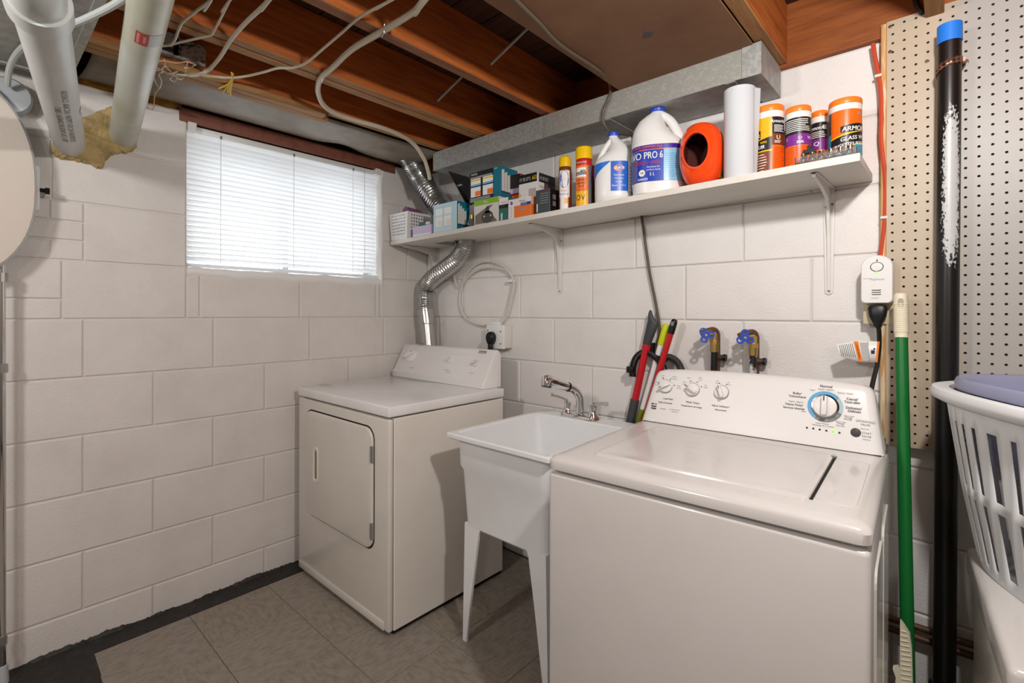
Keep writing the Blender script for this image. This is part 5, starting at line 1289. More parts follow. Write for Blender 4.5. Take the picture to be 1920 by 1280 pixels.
# --- orange tub lying with its round mouth open towards the room
ca = P(1316, 290, y=-0.212); d, rr = cyl_frame(ca.x, -0.212)
tb = thing('orange_tub', 'glossy orange plastic tub with a round open mouth and dark inside', 'tub', (ca.x, -0.212, zt(ca.x)))
axd = (d * 0.97 - rr * 0.20).normalized(); axr = Vector((-axd.y, axd.x, 0))
zlo = zt(ca.x) + 0.001; zhi = P(1322, 226, y=-0.235).z; cz = (zlo + zhi) / 2; hv = (zhi - zlo) / 2
hwid = 0.070
def tring(s, kw, kh, p, dx=0.0, dz=0.0, n=40):
    out = []
    for j in range(n):
        a = 2 * math.pi * j / n; c, sn_ = math.cos(a), math.sin(a)
        x = hwid * kw * math.copysign(abs(c) ** (2 / p), c); z = hv * kh * math.copysign(abs(sn_) ** (2 / p), sn_)
        out.append(Vector((ca.x, -0.212, cz + dz)) + axr * (x + dx) + Vector((0, 0, z)) + axd * s)
    return out
MB().loft([tring(-0.070, .80, .86, 3), tring(-0.062, .96, .97, 3), tring(-0.03, 1.0, 1.0, 2.8), tring(0.008, 1.0, 1.0, 2.6), tring(0.034, .92, .93, 2.4, -.002, .002), tring(0.048, .76, .74, 2.2, -.006, .004), tring(0.052, .66, .62, 2, -.008, .006), tring(0.058, .62, .575, 2, -.009, .006), tring(0.058, .57, .525, 2, -.009, .006), tring(0.046, .56, .515, 2, -.009, .006)], 0, True, False).build('tub_body', 'tub_orange', tb, 40)
MB().loft([tring(0.047, .57, .525, 2, -.009, .006), tring(0.04, .7, .66, 2.2, -.006, .004), tring(-0.02, .92, .92, 2.6), tring(-0.055, .86, .88, 2.8)], 0, False, True).build('tub_inside', 'tub_dark', tb, 40)
mb = MB()
def tub_lab(s0, s1, a0, a1, mi, lift=0.001):
    def f(u, v):
        a = a0 + (a1 - a0) * v; p = 2.7; c, sn_ = math.cos(a), math.sin(a)
        return Vector((ca.x, -0.212, cz)) + axr * ((hwid + lift) * math.copysign(abs(c) ** (2 / p), c)) + Vector((0, 0, (hv + lift) * math.copysign(abs(sn_) ** (2 / p), sn_))) + axd * (s0 + (s1 - s0) * u)
    mb.grid(f, 3, 8, mi)
tub_lab(-0.045, 0.010, 0.05, 0.62, 0); tub_lab(-0.045, 0.010, -0.75, -0.02, 0); tub_lab(-0.045, 0.002, -0.62, -0.1, 1, 0.0016)
mb.build('label', ['yellow', M('label_navy2', '#1b2a6b', 0.35)], tb)
# --- roll of paper towel
cx, cy, r = cylpx(1356.5, 1416.5, -0.215); z0 = zt(cx) + 0.001; z1 = P(1386, 158, y=-0.215 - r).z
t = thing('paper_towel_roll', 'upright roll of white paper towel between the orange tub and wipes', 'paper roll', (cx, cy, z0))
rings = []
for f in (0, .01, .5, .99, 1.0):
    k = 1.0 if f not in (0, 1.0) else 0.99
    rings.append([Vector((cx + r * k * math.cos(a) * (1 + .006 * math.sin(5 * a)), cy + r * k * math.sin(a), z0 + (z1 - z0) * f)) for a in [2 * math.pi * j / 40 for j in range(40)]])
rings.append([Vector((cx + r * .36 * math.cos(a), cy + r * .36 * math.sin(a), z1)) for a in [2 * math.pi * j / 40 for j in range(40)]])
rings.append([Vector((cx + r * .36 * math.cos(a), cy + r * .36 * math.sin(a), z1 - .08)) for a in [2 * math.pi * j / 40 for j in range(40)]])
MB().loft(rings, 0).build('paper', 'paper_white', t)
fm = cyl_map(cx, cy, r, 1.05, z0, 0.001)
mb = MB().grid(lambda u, v: fm(r * .45 * u, (z1 - z0) * (0.02 + .96 * v)) + (fm(r * .45 * u, 0) - Vector((cx, cy, z0))).normalized() * (0.010 * u * u * (0.3 + v)), 6, 4)
mb.build('loose_sheet', 'paper_white', t)

# --- wipes canisters
def canister(label, u0, u1, vtop, y, prints, mats, cols):
    cx, cy, r = cylpx(u0, u1, y); z0 = zt(cx) + 0.0008; z1 = P((u0 + u1) / 2, vtop, y=y - r).z; h = z1 - z0
    t = thing('wipes_canister', label, 'canister', (cx, cy, z0), 0, None); T = Matrix.Translation((cx, cy, 0))
    MB().lathe([(r * .94, z0), (r * .975, z0 + .004), (r * .975, z1 - h * .175)], T, 36).build('canister_body', mats[0], t)
    MB().lathe([(r * .985, z1 - h * .178), (r * .985, z1 - h * .092)], T, 36).build('collar', 'label_white', t)
    MB().lathe([(r * .99, z1 - h * .092), (r, z1 - h * .088), (r, z1 - h * .03), (r * .975, z1 - h * .008), (r * .93, z1), (r * .5, z1)], T, 36).build('lid', 'orange_cap', t)
    mb = MB(); prints(mb, cx, cy, r * .975, z0, h * .82); mb.build('label', mats, t)
    return t
def lines(mb, cx, cy, r, a0, a1, z0, dz, n, mi, s=0.0022):
    for k in range(n): cyl_patch(mb, cx, cy, r, a0, a0 + (a1 - a0) * random.uniform(.75, 1), z0 - dz * k, z0 - dz * k + s, mi, 0.0008)
def prW1(mb, cx, cy, r, z0, h):
    cyl_patch(mb, cx, cy, r, -1.5, 0.18, z0 + h * .58, z0 + h, 1); cyl_patch(mb, cx, cy, r, -1.5, 0.18, z0 + h * .40, z0 + h * .70, 2, .0005, lambda a: (z0 + h * (.40 + .07 * (a + 1.5) / 1.7), z0 + h * (.60 + .08 * (a + 1.5) / 1.7)))
    cyl_patch(mb, cx, cy, r, -1.5, 0.18, z0, z0 + h * .44, 3)
    cyl_patch(mb, cx, cy, r, -1.5, 0.18, z0 + h * .435, z0 + h * .455, 4, .0007)
    cyl_patch(mb, cx, cy, r, 0.18, 1.5, z0 + h * .72, z0 + h, 2); cyl_patch(mb, cx, cy, r, 0.18, 1.5, z0 + h * .53, z0 + h * .72, 3)
    cyl_patch(mb, cx, cy, r, -1.5, -0.62, z0 + h * .66, z0 + h * .80, 2, .0006)
    put_text(mb, 'ARMOR ALL', h * .085, cyl_map(cx, cy, r, -.64, z0 + h * .69, .0011), 5, 'R', .8, .1, .04)
    put_text(mb, 'LEATHER', h * .075, cyl_map(cx, cy, r, -.80, z0 + h * .555, .0011), 5, 'R', .8, .1, .04); put_text(mb, 'WIPES', h * .05, cyl_map(cx, cy, r, -.42, z0 + h * .575, .0011), 4, 'C', .8, .1, .03)
    put_text(mb, 'LINGETTES LE CUIR', h * .085, cyl_map(cx, cy, r, -.32, z0 + h * .49, .0011), 5, 'R', .8, .1, .04)
    lines(mb, cx, cy, r, -1.3, -.1, z0 + h * .38, h * .045, 7, 5)
    put_text(mb, 'ArmorAll', h * .08, cyl_map(cx, cy, r, .62, z0 + h * .90, .0011), 5, 'C', .8, .1, .04); lines(mb, cx, cy, r, .32, 1.2, z0 + h * .85, h * .025, 5, 5)
    lines(mb, cx, cy, r, .30, 1.2, z0 + h * .48, h * .03, 14, 6, .0012)
    put_text(mb, 'U', h * .10, cyl_map(cx, cy, r, .62, z0 + h * .62, .0011), 5, 'C', 1, 0, .03); lines(mb, cx, cy, r, .35, .9, z0 + h * .59, h * .025, 2, 5)
canister('orange wipes canister with a yellow and brown leather care label beside the paper roll', 1414, 1471, 194, -0.155, prW1, ['orange', 'gold_yellow', 'label_black', 'label_brown', 'yellow', 'label_white', 'label_red'], None)
def prW2(off):
    def f(mb, cx, cy, r, z0, h):
        cyl_patch(mb, cx, cy, r, -1.5, 1.5, z0 + h * .70, z0 + h, 1); cyl_patch(mb, cx, cy, r, -1.5, 1.5, z0 + h * .50, z0 + h * .70, 2)
        if off:
            put_text(mb, 'ArmorAll', h * .10, cyl_map(cx, cy, r, -.35, z0 + h * .87, .0010), 3, 'C', .8, .1, .04); lines(mb, cx, cy, r, .35, 1.0, z0 + h * .93, h * .03, 3, 3)
            lines(mb, cx, cy, r, -1.1, 1.0, z0 + h * .82, h * .032, 4, 3)
            put_text(mb, 'Q', h * .10, cyl_map(cx, cy, r, -.35, z0 + h * .58, .0010), 3, 'C', 1.2, 0, .05)
        else:
            lines(mb, cx, cy, r, -1.2, 1.1, z0 + h * .95, h * .033, 7, 3)
            for a, s in ((-.95, 'Y'), (.15, 'O'), (.95, 'W')): put_text(mb, s, h * .08, cyl_map(cx, cy, r, a, z0 + h * .60, .0010), 3)
            lines(mb, cx, cy, r, -.1, .5, z0 + h * .56, h * .025, 2, 3)
        lines(mb, cx, cy, r, -.9, 1.2, z0 + h * .46, h * .032, 13, 4, .0012)
    return f
canister('orange wipes canister with a black and purple text label, second beside the leather wipes', 1471, 1521.5, 196, -0.150, prW2(0), ['orange', 'label_black', 'label_purple', 'label_white', 'label_red'], None)
canister('small purple and black labelled wipes canister standing back by the wall', 1519, 1554, 206, -0.055, prW2(1), ['orange', 'label_black', 'label_purple', 'label_white', 'label_red'], None)
def prW3(mb, cx, cy, r, z0, h):
    cyl_patch(mb, cx, cy, r, -1.5, -.98, z0 + h * .5, z0 + h, 1); cyl_patch(mb, cx, cy, r, -1.5, -.98, z0 + h * .36, z0 + h * .62, 2, .0006)
    band = lambda a: (z0 + h * (.30 + .13 * (a + .98) / 2.4), z0 + h * (.50 + .13 * (a + .98) / 2.4))
    cyl_patch(mb, cx, cy, r, -.98, 1.5, 0, 0, 1, .0005, band)
    cyl_patch(mb, cx, cy, r, -.98, 1.5, 0, 0, 3, .0007, lambda a: (band(a)[1], band(a)[1] + h * .022)); cyl_patch(mb, cx, cy, r, -.98, 1.5, 0, 0, 3, .0007, lambda a: (band(a)[0] - h * .02, band(a)[0]))
    cyl_patch(mb, cx, cy, r, -.98, 1.5, 0, 0, 6, .0005, lambda a: (z0, band(a)[0] - h * .02))
    cyl_patch(mb, cx, cy, r, .62, 1.5, z0 + h * .04, z0 + h * .38, 2, .0009)
    lines(mb, cx, cy, r, .7, 1.2, z0 + h * .34, h * .035, 7, 4)
    cyl_patch(mb, cx, cy, r, -.28, 1.5, 0, 0, 1, .0007, lambda a: (z0 + h * .60, z0 + h * (.72 + .04 * math.sin(a))))
    sl = 0.10
    put_text(mb, 'ARMOR ALL', h * .115, lambda x, y: cyl_map(cx, cy, r, -.20, z0 + h * .615, .0012)(x, y + x * sl * .3), 4, 'L', .95, .1, .04)
    put_text(mb, 'GLASS WIPES', h * .095, lambda x, y: cyl_map(cx, cy, r, -.28, z0 + h * .445, .0012)(x, y + x * sl), 4, 'L', .95, .12, .04)
    put_text(mb, 'LINGETTES POUR VITRES', h * .085, lambda x, y: cyl_map(cx, cy, r, -.80, z0 + h * .33, .0012)(x, y + x * sl), 4, 'L', .80, .12, .04)
    put_text(mb, '25', h * .07, cyl_map(cx, cy, r, .88, z0 + h * .90, .0010), 5, 'C', 1, 0, .05)
canister('large orange glass wipes canister with a slanting black band at the shelf end', 1552.5, 1617, 181, -0.115, prW3, ['orange', 'label_black', M('label_cyan', '#2a9fc4', 0.3), 'yellow', 'label_white', 'label_sky', 'label_grey'], None)

# --- socket set in a clear tray
q0 = P(1492, 302, y=-0.262); q1 = P(1608, 283, y=-0.262)
tx0, tx1 = q0.x, min(q1.x, SHX1 - 0.004)
t = thing('socket_tray', 'clear plastic tray of chrome sockets on the shelf front edge', 'tray', ((tx0 + tx1) / 2, -0.24, zt(2.1)))
zz = zt(tx1) + 0.001
mb = MB().box(tx0, tx1, -0.274, -0.214, zz, zz + 0.003)
for (a, b, c, e) in ((tx0, tx1, -0.274, -0.272), (tx0, tx1, -0.216, -0.214), (tx0, tx0 + 0.002, -0.272, -0.216), (tx1 - 0.002, tx1, -0.272, -0.216)): mb.box(a, b, c, e, zz + 0.003, zz + 0.020)
mb.build('tray_shell', 'clear_plastic', t)
ns_ = 6
for k in range(ns_):
    x = tx0 + 0.018 + (tx1 - tx0 - 0.036) * k / (ns_ - 1); rr_ = 0.0085 + 0.0006 * k
    for row, y in enumerate((-0.258, -0.232)):
        T = Matrix.Translation((x, y, zz + 0.0035))
        MB().lathe([(rr_ * .95, 0), (rr_, .002), (rr_, .012), (rr_ * .78, .015), (rr_ * .78, .026 + row * .006), (rr_ * .5, .027 + row * .006), (rr_ * .5, .02)], T, 16).build('socket', 'chrome', t)
bl = thing('plastic_clip', 'small black plastic clip lying on the socket tray', 'clip', (tx0 + 0.04, -0.25, zz + 0.03))
cxx = P(1518, 285, y=-0.25).x
MB().prism([(-.018, 0), (.018, 0), (.013, .012), (.006, .008), (.003, .022), (-.004, .022), (-.005, .010), (-.014, .012)], ((cxx, -0.245, zz + 0.0305), EX, EZ, -EY), 0, 0.016).build('clip_body', 'black', bl)
# ================================================================== ON THE SHELF WALL
# dryer outlet box with plug
oa = P(913, 608, y=-0.055); ob = P(948, 655, y=-0.055)
ox0, ox1, oz0, oz1 = oa.x, ob.x - 0.006, ob.z, oa.z
out = thing('dryer_outlet', 'white surface mounted outlet box above the dryer with a black plug', 'outlet', ((ox0 + ox1) / 2, 0, oz0))
MB().box(ox0 + 0.006, ox1 + 0.004, -0.050, -0.0005, oz0 + 0.004, oz1 - 0.002, 0.004, 2).build('box_body', 'offwhite', out)
cov = MB().box(ox0, ox1, -0.062, -0.049, oz0, oz1, 0.005, 3).build('cover_plate', 'white_plastic', out)
for (fx_, fz_) in ((0.82, 0.72), (0.82, 0.22), (0.1, 0.75)):
    MB().lathe([(0.004, 0), (0.004, 0.001)], Matrix.Translation((ox0 + (ox1 - ox0) * fx_, -0.0622, oz0 + (oz1 - oz0) * fz_)) @ Matrix.Rotation(math.pi / 2, 4, 'X'), 8).build('screw', 'dark_grey', cov)
MB().box(ox0 + 0.02, ox1 - 0.045, -0.052, -0.030, oz1 - 0.003, oz1 + 0.014, 0.003, 2).build('cable_clamp', 'white_plastic', out)
pp = P(922, 632, y=-0.07)
plug = thing('dryer_plug', 'round black dryer plug and cord in the white outlet box', 'plug', pp)
rings = []
for yy, k in ((-0.0625, .9), (-0.070, 1), (-0.088, .95), (-0.095, .7)):
    rings.append([Vector((pp.x + x * k, yy, pp.z + z * k)) for x, z in [(0.027 * math.cos(a), (0.030 if math.sin(a) > 0 else 0.042) * math.sin(a)) for a in [2 * math.pi * j / 20 for j in range(20)]]])
MB().loft(rings, 0).build('plug_body', 'black', plug)
MB().tube(smooth_path([pp + Vector((0.0, -0.01, -0.03)), pp + Vector((0.002, -0.008, -0.07)), pp + Vector((0.0, 0.015, -0.13)), pp + Vector((-0.02, 0.02, -0.25))], 5), [0.014] * 5 + [0.011] * 11, 10).build('cord', 'black', plug)
# coiled white cable on the wall
def wallcable(pix, r, m, label, name='cable', y=-0.016):
    pts = [P(q[0], q[1], y=(q[2] if len(q) > 2 else y)) for q in pix]
    return tag(MB().tube(smooth_path(pts, 6), r, 8).build(name, m, origin=pts[0]), label, 'cable')
wallcable([(935, 610, -0.03), (948, 585), (956, 558), (961, 530), (957, 512), (944, 500), (925, 491), (905, 491), (888, 499), (874, 514), (866, 535), (862, 560), (865, 580), (874, 596), (890, 606), (905, 610), (914, 609, -0.03)], 0.0058, 'wall_cable', 'coil of white cable looped on the wall above the outlet box')
wallcable([(937, 608, -0.03), (950, 590), (958, 560), (963, 530), (954, 510, -0.022), (938, 503, -0.022), (915, 501), (895, 506), (876, 520, -0.022), (862, 538, -0.02), (852, 520), (845, 470)], 0.0052, 'wall_cable', 'second white cable passing through the coil above the outlet box', y=-0.024)
p = P(957, 527, y=-0.016)
tag(MB().box(p.x - 0.012, p.x + 0.024, -0.033, -0.001, p.z - 0.006, p.z + 0.008, 0.002, 1).build('cable_clip', 'white_plastic', origin=p), 'white clip pinning the cable coil to the wall', 'clip')
# grey pipe stub and clip behind the exhaust hose
p = P(835, 610, y=-0.006)
tag(MB().tube([P(834, 598, y=-0.007), P(834.5, 655, y=-0.007)], 0.0035, 6).build('thin_conduit', 'offwhite', origin=p), 'thin white conduit rising behind the dryer', 'conduit')

# --- tools leaning between sink and washer
def rod(a, b, ra, rb=None): return MB().tube([a, b], [ra, rb or ra], 18)
def tool(name, label, cat, base, segs):
    t = thing(name, label, cat, base)
    for nm, a, b, r0, r1, m in segs: MB().tube([a, b], [r0, r1], 18).build(nm, m, t)
    return t
# hand broom / dustpan handle: red with grey ends
yt_, yb2 = -0.06, -0.17
def lean(u0, v0, y0, u1, v1, y1): return P(u0, v0, y=y0), P(u1, v1, y=y1)
A, Bq = lean(1213, 645, -0.042, 1180, 800, -0.042)
dv = (Bq - A)
foot = A + dv * ((A.z - 0.0) / (A.z - Bq.z))
jn = A + dv * 0.66
t = thing('red_handle_tool', 'red pole with dark grey grip leaning on the wall next to the washer', 'pole', foot)
MB().tube([A, jn], 0.0145, 18).build('red_pole', 'red_gloss', t)
MB().tube([A + dv * 0.0, A + dv * 0.07], 0.0175, 18).build('red_collar', 'red_gloss', t)
MB().tube([jn, jn + dv * 0.02, foot], [0.0165, 0.018, 0.018], 18).build('grey_tube', 'dark_grey', t)
# crevice-shaped top piece
tp0 = A; u_ = -dv.normalized(); sd = Vector((1, 0, 0)); sd = (sd - u_ * sd.dot(u_)).normalized(); fd = u_.cross(sd)
L_ = (P(1206, 582, y=-0.042) - A).length
rings = []
for f, w, dpt, sh in ((0, .0165, .0165, 0), (.1, .0175, .017, 0), (.42, .0215, .015, 0.004), (.66, .0235, .013, 0.006), (.70, .022, .012, 0.005), (.80, .013, .010, -0.006), (.90, .009, .009, -0.012), (1.0, .0035, .006, -0.015)):
    rings.append([tp0 + u_ * (L_ * f) + sd * (sh + w * math.cos(a)) + fd * (dpt * math.sin(a)) for a in [2 * math.pi * j / 16 for j in range(16)]])
MB().loft(rings, 0).build('crevice_nozzle', 'dark_grey', t)
# mop with lime top
A, Bq = lean(1250, 608, -0.034, 1196, 800, -0.040); dv = Bq - A; foot = A + dv * (A.z / (A.z - Bq.z))
t = thing('white_mop_pole', 'white mop pole with a lime green tip leaning behind the washer console', 'pole', foot)
MB().tube([A - dv * 0.0, A + dv * 0.02, A + dv * 0.19], [0.011, 0.0150, 0.0145], 18).build('lime_grip', 'lime', t)
MB().tube([A + dv * 0.19, A + dv * 0.82], 0.0125, 18).build('white_pole', 'white_plastic', t)
MB().tube([A + dv * 0.82, foot], 0.0135, 18).build('lower_pole', M('olive_green', '#7d9a12', 0.4), t)
# red handle with black tip
A, Bq = lean(1265, 600, -0.066, 1229, 720, -0.070); dv = Bq - A; foot = A + dv * (A.z / (A.z - Bq.z))
t = thing('red_broom_pole', 'red broom pole with a black hanging tip behind the washer console', 'pole', foot)
u_ = -dv.normalized()
MB().tube([A + u_ * 0.004, A, A + dv * 0.04, A + dv * 0.20, A + dv * 0.205], [0.006, 0.0105, 0.0130, 0.0135, 0.0120], 16).build('black_tip', 'black', t)
MB().tube([A + dv * 0.2, foot], 0.0118, 18).build('red_pole', 'red_gloss', t)
q = A + dv * 0.055 + Vector((0, -0.0125, 0)); MB().box(q.x - 0.006, q.x + 0.006, q.y - 0.002, q.y + 0.004, q.z - 0.008, q.z + 0.008, 0.002, 1).build('tip_slot', 'mid_grey', t)
# black drain hose loops
hl = [P(u, v, y=yy) for u, v, yy in ((1186, 706, -0.05), (1187, 688, -0.045), (1192, 672, -0.04), (1203, 662, -0.035), (1216, 661, -0.035), (1228, 668, -0.04), (1240, 682, -0.05), (1255, 720, -0.06), (1262, 790, -0.07))]
t = thing('drain_hose', 'black corrugated drain hose curving behind the red pole', 'hose', hl[0])
sp_ = smooth_path(hl, 12); MB().tube(sp_, [0.0135 + 0.0012 * (i % 2) for i in range(len(sp_))], 14).build('hose_body', 'black', t)
p = P(1217, 651, y=-0.035); MB().box(p.x - 0.014, p.x + 0.014, -0.03, -0.003, p.z - 0.018, p.z + 0.018, 0.003, 2).build('hose_clip', 'black', t)
p = P(1184, 693, y=-0.05); MB().box(p.x - 0.016, p.x + 0.014, -0.066, -0.036, p.z - 0.012, p.z + 0.014, 0.003, 2).build('hose_end', 'black', t)
hl = [P(u, v, y=yy) for u, v, yy in ((1236, 720, -0.05), (1240, 684, -0.04), (1250, 670, -0.035), (1262, 672, -0.035), (1273, 683, -0.04), (1280, 705, -0.05), (1283, 760, -0.06))]
sp_ = smooth_path(hl, 12)
tag(MB().tube(sp_, [0.0125 + 0.0012 * (i % 2) for i in range(len(sp_))], 14).build('fill_hose', M('hose_grey', '#2e2d2a', 0.5), origin=hl[0]), 'dark grey ribbed hose arching behind the black tipped pole', 'hose')

# --- the two washer taps
def tap(u, v, label, hand_turn, hose_m):
    hy = -0.115; hc = P(u, v, y=hy)
    t = thing('washer_tap', label, 'tap', (hc.x, 0, hc.z))
    px_ = P(u + 18, v, y=-0.035).x
    # copper stub out of the wall, elbow, riser going down
    MB().tube(smooth_path([(px_, -0.028, 0.78), (px_, -0.028, hc.z - 0.04), (px_, -0.030, hc.z + 0.0), (px_ - 0.004, -0.045, hc.z + 0.014), (px_ - 0.02, -0.062, hc.z + 0.010), (px_ - 0.04, -0.075, hc.z + 0.0)], 5), 0.0135, 14).build('copper_pipe', 'copper', t)
    MB().tube([(px_ - 0.005, -0.03, hc.z - 0.085), (px_ + 0.026, -0.03, hc.z - 0.085)], [0.014, 0.010], 10).build('pipe_stub', 'copper', t)
    MB().tube([(px_ + 0.026, -0.03, hc.z - 0.085), (px_ + 0.036, -0.03, hc.z - 0.085)], 0.0135, 10).build('stub_cap', 'black', t)
    MB().tube([(hc.x + 0.014, -0.072, hc.z + 0.004), (hc.x + 0.014, -0.072, hc.z - 0.020), (hc.x + 0.014, -0.072, hc.z - 0.021), (hc.x + 0.014, -0.072, hc.z - 0.036)], [0.013, 0.013, 0.017, 0.017], 8).build('valve_body', 'brass', t)
    MB().tube([(hc.x + 0.014, -0.070, hc.z), (hc.x, hy + 0.006, hc.z)], [0.011, 0.006], 10).build('valve_stem', 'brass', t)
    MB().tube([(hc.x + 0.014, -0.072, hc.z - 0.036), (hc.x + 0.014, -0.072, hc.z - 0.062)], 0.0145, 12).build('hose_coupling', 'brass', t)
    MB().tube([(hc.x + 0.014, -0.072, hc.z - 0.058), (hc.x + 0.013, -0.073, hc.z - 0.14), (hc.x + 0.01, -0.078, hc.z - 0.30)], 0.0118, 12).build('supply_hose', hose_m, t)
    # three-lobed wheel handle with open lobes
    fn = Vector((0.45, -1, 0.05)).normalized(); fx_ = Vector((0, 0, 1)).cross(-fn).normalized(); fz_ = Vector((0, 0, 1)); fz_ = (fz_ - fn * fz_.dot(fn)).normalized()
    if fx_.x < 0: fx_ = -fx_
    h = MB()
    h.prism([(0.0135 * math.cos(2 * math.pi * k / 18), 0.0135 * math.sin(2 * math.pi * k / 18)) for k in range(18)], (hc, fx_, fz_, fn), -0.004, 0.003)
    for k in range(3):
        a = hand_turn + 2 * math.pi * k / 3; cc = hc + (fx_ * math.cos(a) + fz_ * math.sin(a)) * 0.0175; ra_ = (fx_ * math.cos(a) + fz_ * math.sin(a)); ta_ = -fx_ * math.sin(a) + fz_ * math.cos(a)
        ro = []
        for j in range(18):
            t_ = 2 * math.pi * j / 18; ro.append((math.cos(t_), math.sin(t_)))
        r4 = [[cc + ra_ * (c_ * q1) + ta_ * (s_ * q2) + fn * l for c_, s_ in ro] for q1, q2, l in ((0.0120, 0.0130, -0.003), (0.0120, 0.0130, 0.002), (0.0070, 0.0060, 0.002), (0.0070, 0.0060, -0.003), (0.0120, 0.0130, -0.003))]
        h.loft(r4, 0, False, False)
    w = h.build('tap_handle', 'valve_blue', t)
    MB().prism([(0.0045 * math.cos(2 * math.pi * k / 8), 0.0045 * math.sin(2 * math.pi * k / 8)) for k in range(8)], (hc, fx_, fz_, fn), 0.003, 0.006).build('handle_screw', 'brass', w)
    return t
tap(1324, 628, 'blue handled tap with a black hose, the one towards the red pole', 2.2, 'black')
tap(1397, 633, 'blue handled tap with a silver streaked hose, the one towards the power outlet', 1.57, M('hose_streaked', '#1b1b1b', 0.4, var=(14, '#cfcfcf', 0.52, 0.58)))

# --- gas alarm, outlet plate, plug and tag
b0 = P(1618, 575, y=-0.045); b1 = P(1674, 608, y=-0.045)
outp = thing('wall_outlet', 'beige outlet box under the white plug-in alarm', 'outlet', ((b0.x + b1.x) / 2, 0, b1.z))
pz0, pz1 = b1.z, b1.z + 0.13
MB().box(b0.x + 0.004, b1.x + 0.012, -0.038, -0.001, pz0 + 0.002, pz1, 0.002, 1).build('box_body', 'mid_grey', outp)
MB().box(b0.x, b1.x + 0.004, -0.045, -0.037, pz0, pz1, 0.003, 2).build('cover_plate', 'beige_plate', outp)
a0 = P(1613.5, 569, y=-0.085); a1 = P(1675, 476, y=-0.085)
ax0, ax1, az0, az1 = a0.x, a1.x, a0.z, a1.z
alarm = thing('gas_alarm', 'white rounded plug-in gas alarm with a green light above the black plug', 'alarm', ((ax0 + ax1) / 2, -0.06, az0))
w_, h_ = ax1 - ax0, az1 - az0; cx_ = (ax0 + ax1) / 2
def apts(k):
    pts = []
    R_ = w_ / 2
    for j in range(17): a = math.pi * j / 16; pts.append((R_ * math.cos(a), h_ - R_ * 0.86 + R_ * 0.86 * math.sin(a)))
    for j in range(5): a = math.pi + math.pi / 2 * j / 4; pts.append((-R_ + 0.012 + 0.012 * math.cos(a), 0.012 + 0.012 * math.sin(a)))
    for j in range(5): a = 1.5 * math.pi + math.pi / 2 * j / 4; pts.append((R_ - 0.012 + 0.012 * math.cos(a), 0.012 + 0.012 * math.sin(a)))
    return [((x) * k, h_ / 2 + (z - h_ / 2) * (1 - (1 - k) * w_ / h_)) for x, z in pts]
rings = [[Vector((cx_ + x, yy, az0 + z)) for x, z in apts(k)] for yy, k in ((-0.046, .97), (-0.050, 1.0), (-0.078, 1.0), (-0.086, .965), (-0.088, .93))]
body = MB().loft(rings, 0).build('alarm_body', 'white_plastic', alarm)
AY = -0.0884
def amap(x, z, l=0.0): return plane_map((cx_ + x, AY - l, az0 + z), EX, EZ, 0.0004)
bc = P(1644, 500, y=AY)
MB().tube([Vector((bc.x + 0.0155 * math.cos(a), AY, bc.z + 0.0135 * math.sin(a))) for a in [2 * math.pi * k / 32 for k in range(32)]], 0.0009, 6, 0, False, True).build('button_groove', 'dark_grey', body)
MB().lathe([(0.0145, 0), (0.014, 0.0012), (0.006, 0.0018)], Matrix.Translation((bc.x, AY, bc.z)) @ Matrix.Rotation(math.pi / 2, 4, 'X') @ Matrix.Diagonal((1, 0.88, 1, 1)), 28).build('test_button', 'white_plastic', body)
q = P(1644, 510, y=AY); MB().lathe([(0.0024, 0), (0.0024, 0.001)], Matrix.Translation((q.x, AY, q.z)) @ Matrix.Rotation(math.pi / 2, 4, 'X'), 10).build('indicator_lamp', 'led_green', body)
q = P(1644.5, 488, y=AY); MB().box(q.x - 0.0012, q.x + 0.0012, AY - 0.001, AY, q.z - 0.003, q.z + 0.003).build('slot', 'black', body)
for v in (544, 548, 552):
    q = P(1643, v, y=AY); MB().tube(smooth_path([q + Vector((-0.011, 0, 0.0006)), q, q + Vector((0.011, 0, 0.0006))], 4), 0.0012, 6).build('sounder_slot', 'black', body)
mb = MB(); q = P(1645, 525, y=AY); put_text(mb, 'Nighthawk', 0.008, plane_map(q, EX, EZ, 0.0006), 0); q = P(1626, 523, y=AY); put_text(mb, 'Gas alarm', 0.005, plane_map(q, EX, EZ, 0.0006), 0)
q = P(1640, 560, y=AY); put_text(mb, 'KIDDE', 0.006, plane_map(q, EX, EZ, 0.0006), 0); mb.build('printed_text', 'label_grey', body)
pg = P(1645, 590, y=-0.07)
wp = thing('washer_plug', 'black washer plug and cord below the white alarm', 'plug', pg)
rings = []
for z, wx, wy in ((0.028, .020, .011), (0.020, .025, .015), (-0.006, .021, .015), (-0.026, .011, .011), (-0.036, .009, .009)):
    rings.append(superring(pg.x, -0.062, pg.z + z, wx, wy, 3, 20))
MB().loft(rings, 0).build('plug_body', 'black', wp)
cpts = [Vector((pg.x, -0.062, pg.z - 0.034)), P(1648, 620, y=-0.06), P(1648.5, 650, y=-0.055), P(1644, 685, y=-0.06), P(1637, 715, y=-0.075), P(1632, 745, y=-0.09), P(1630, 800, y=-0.12)]
MB().tube(smooth_path(cpts, 6), 0.0062, 10).build('cord', 'black', wp)
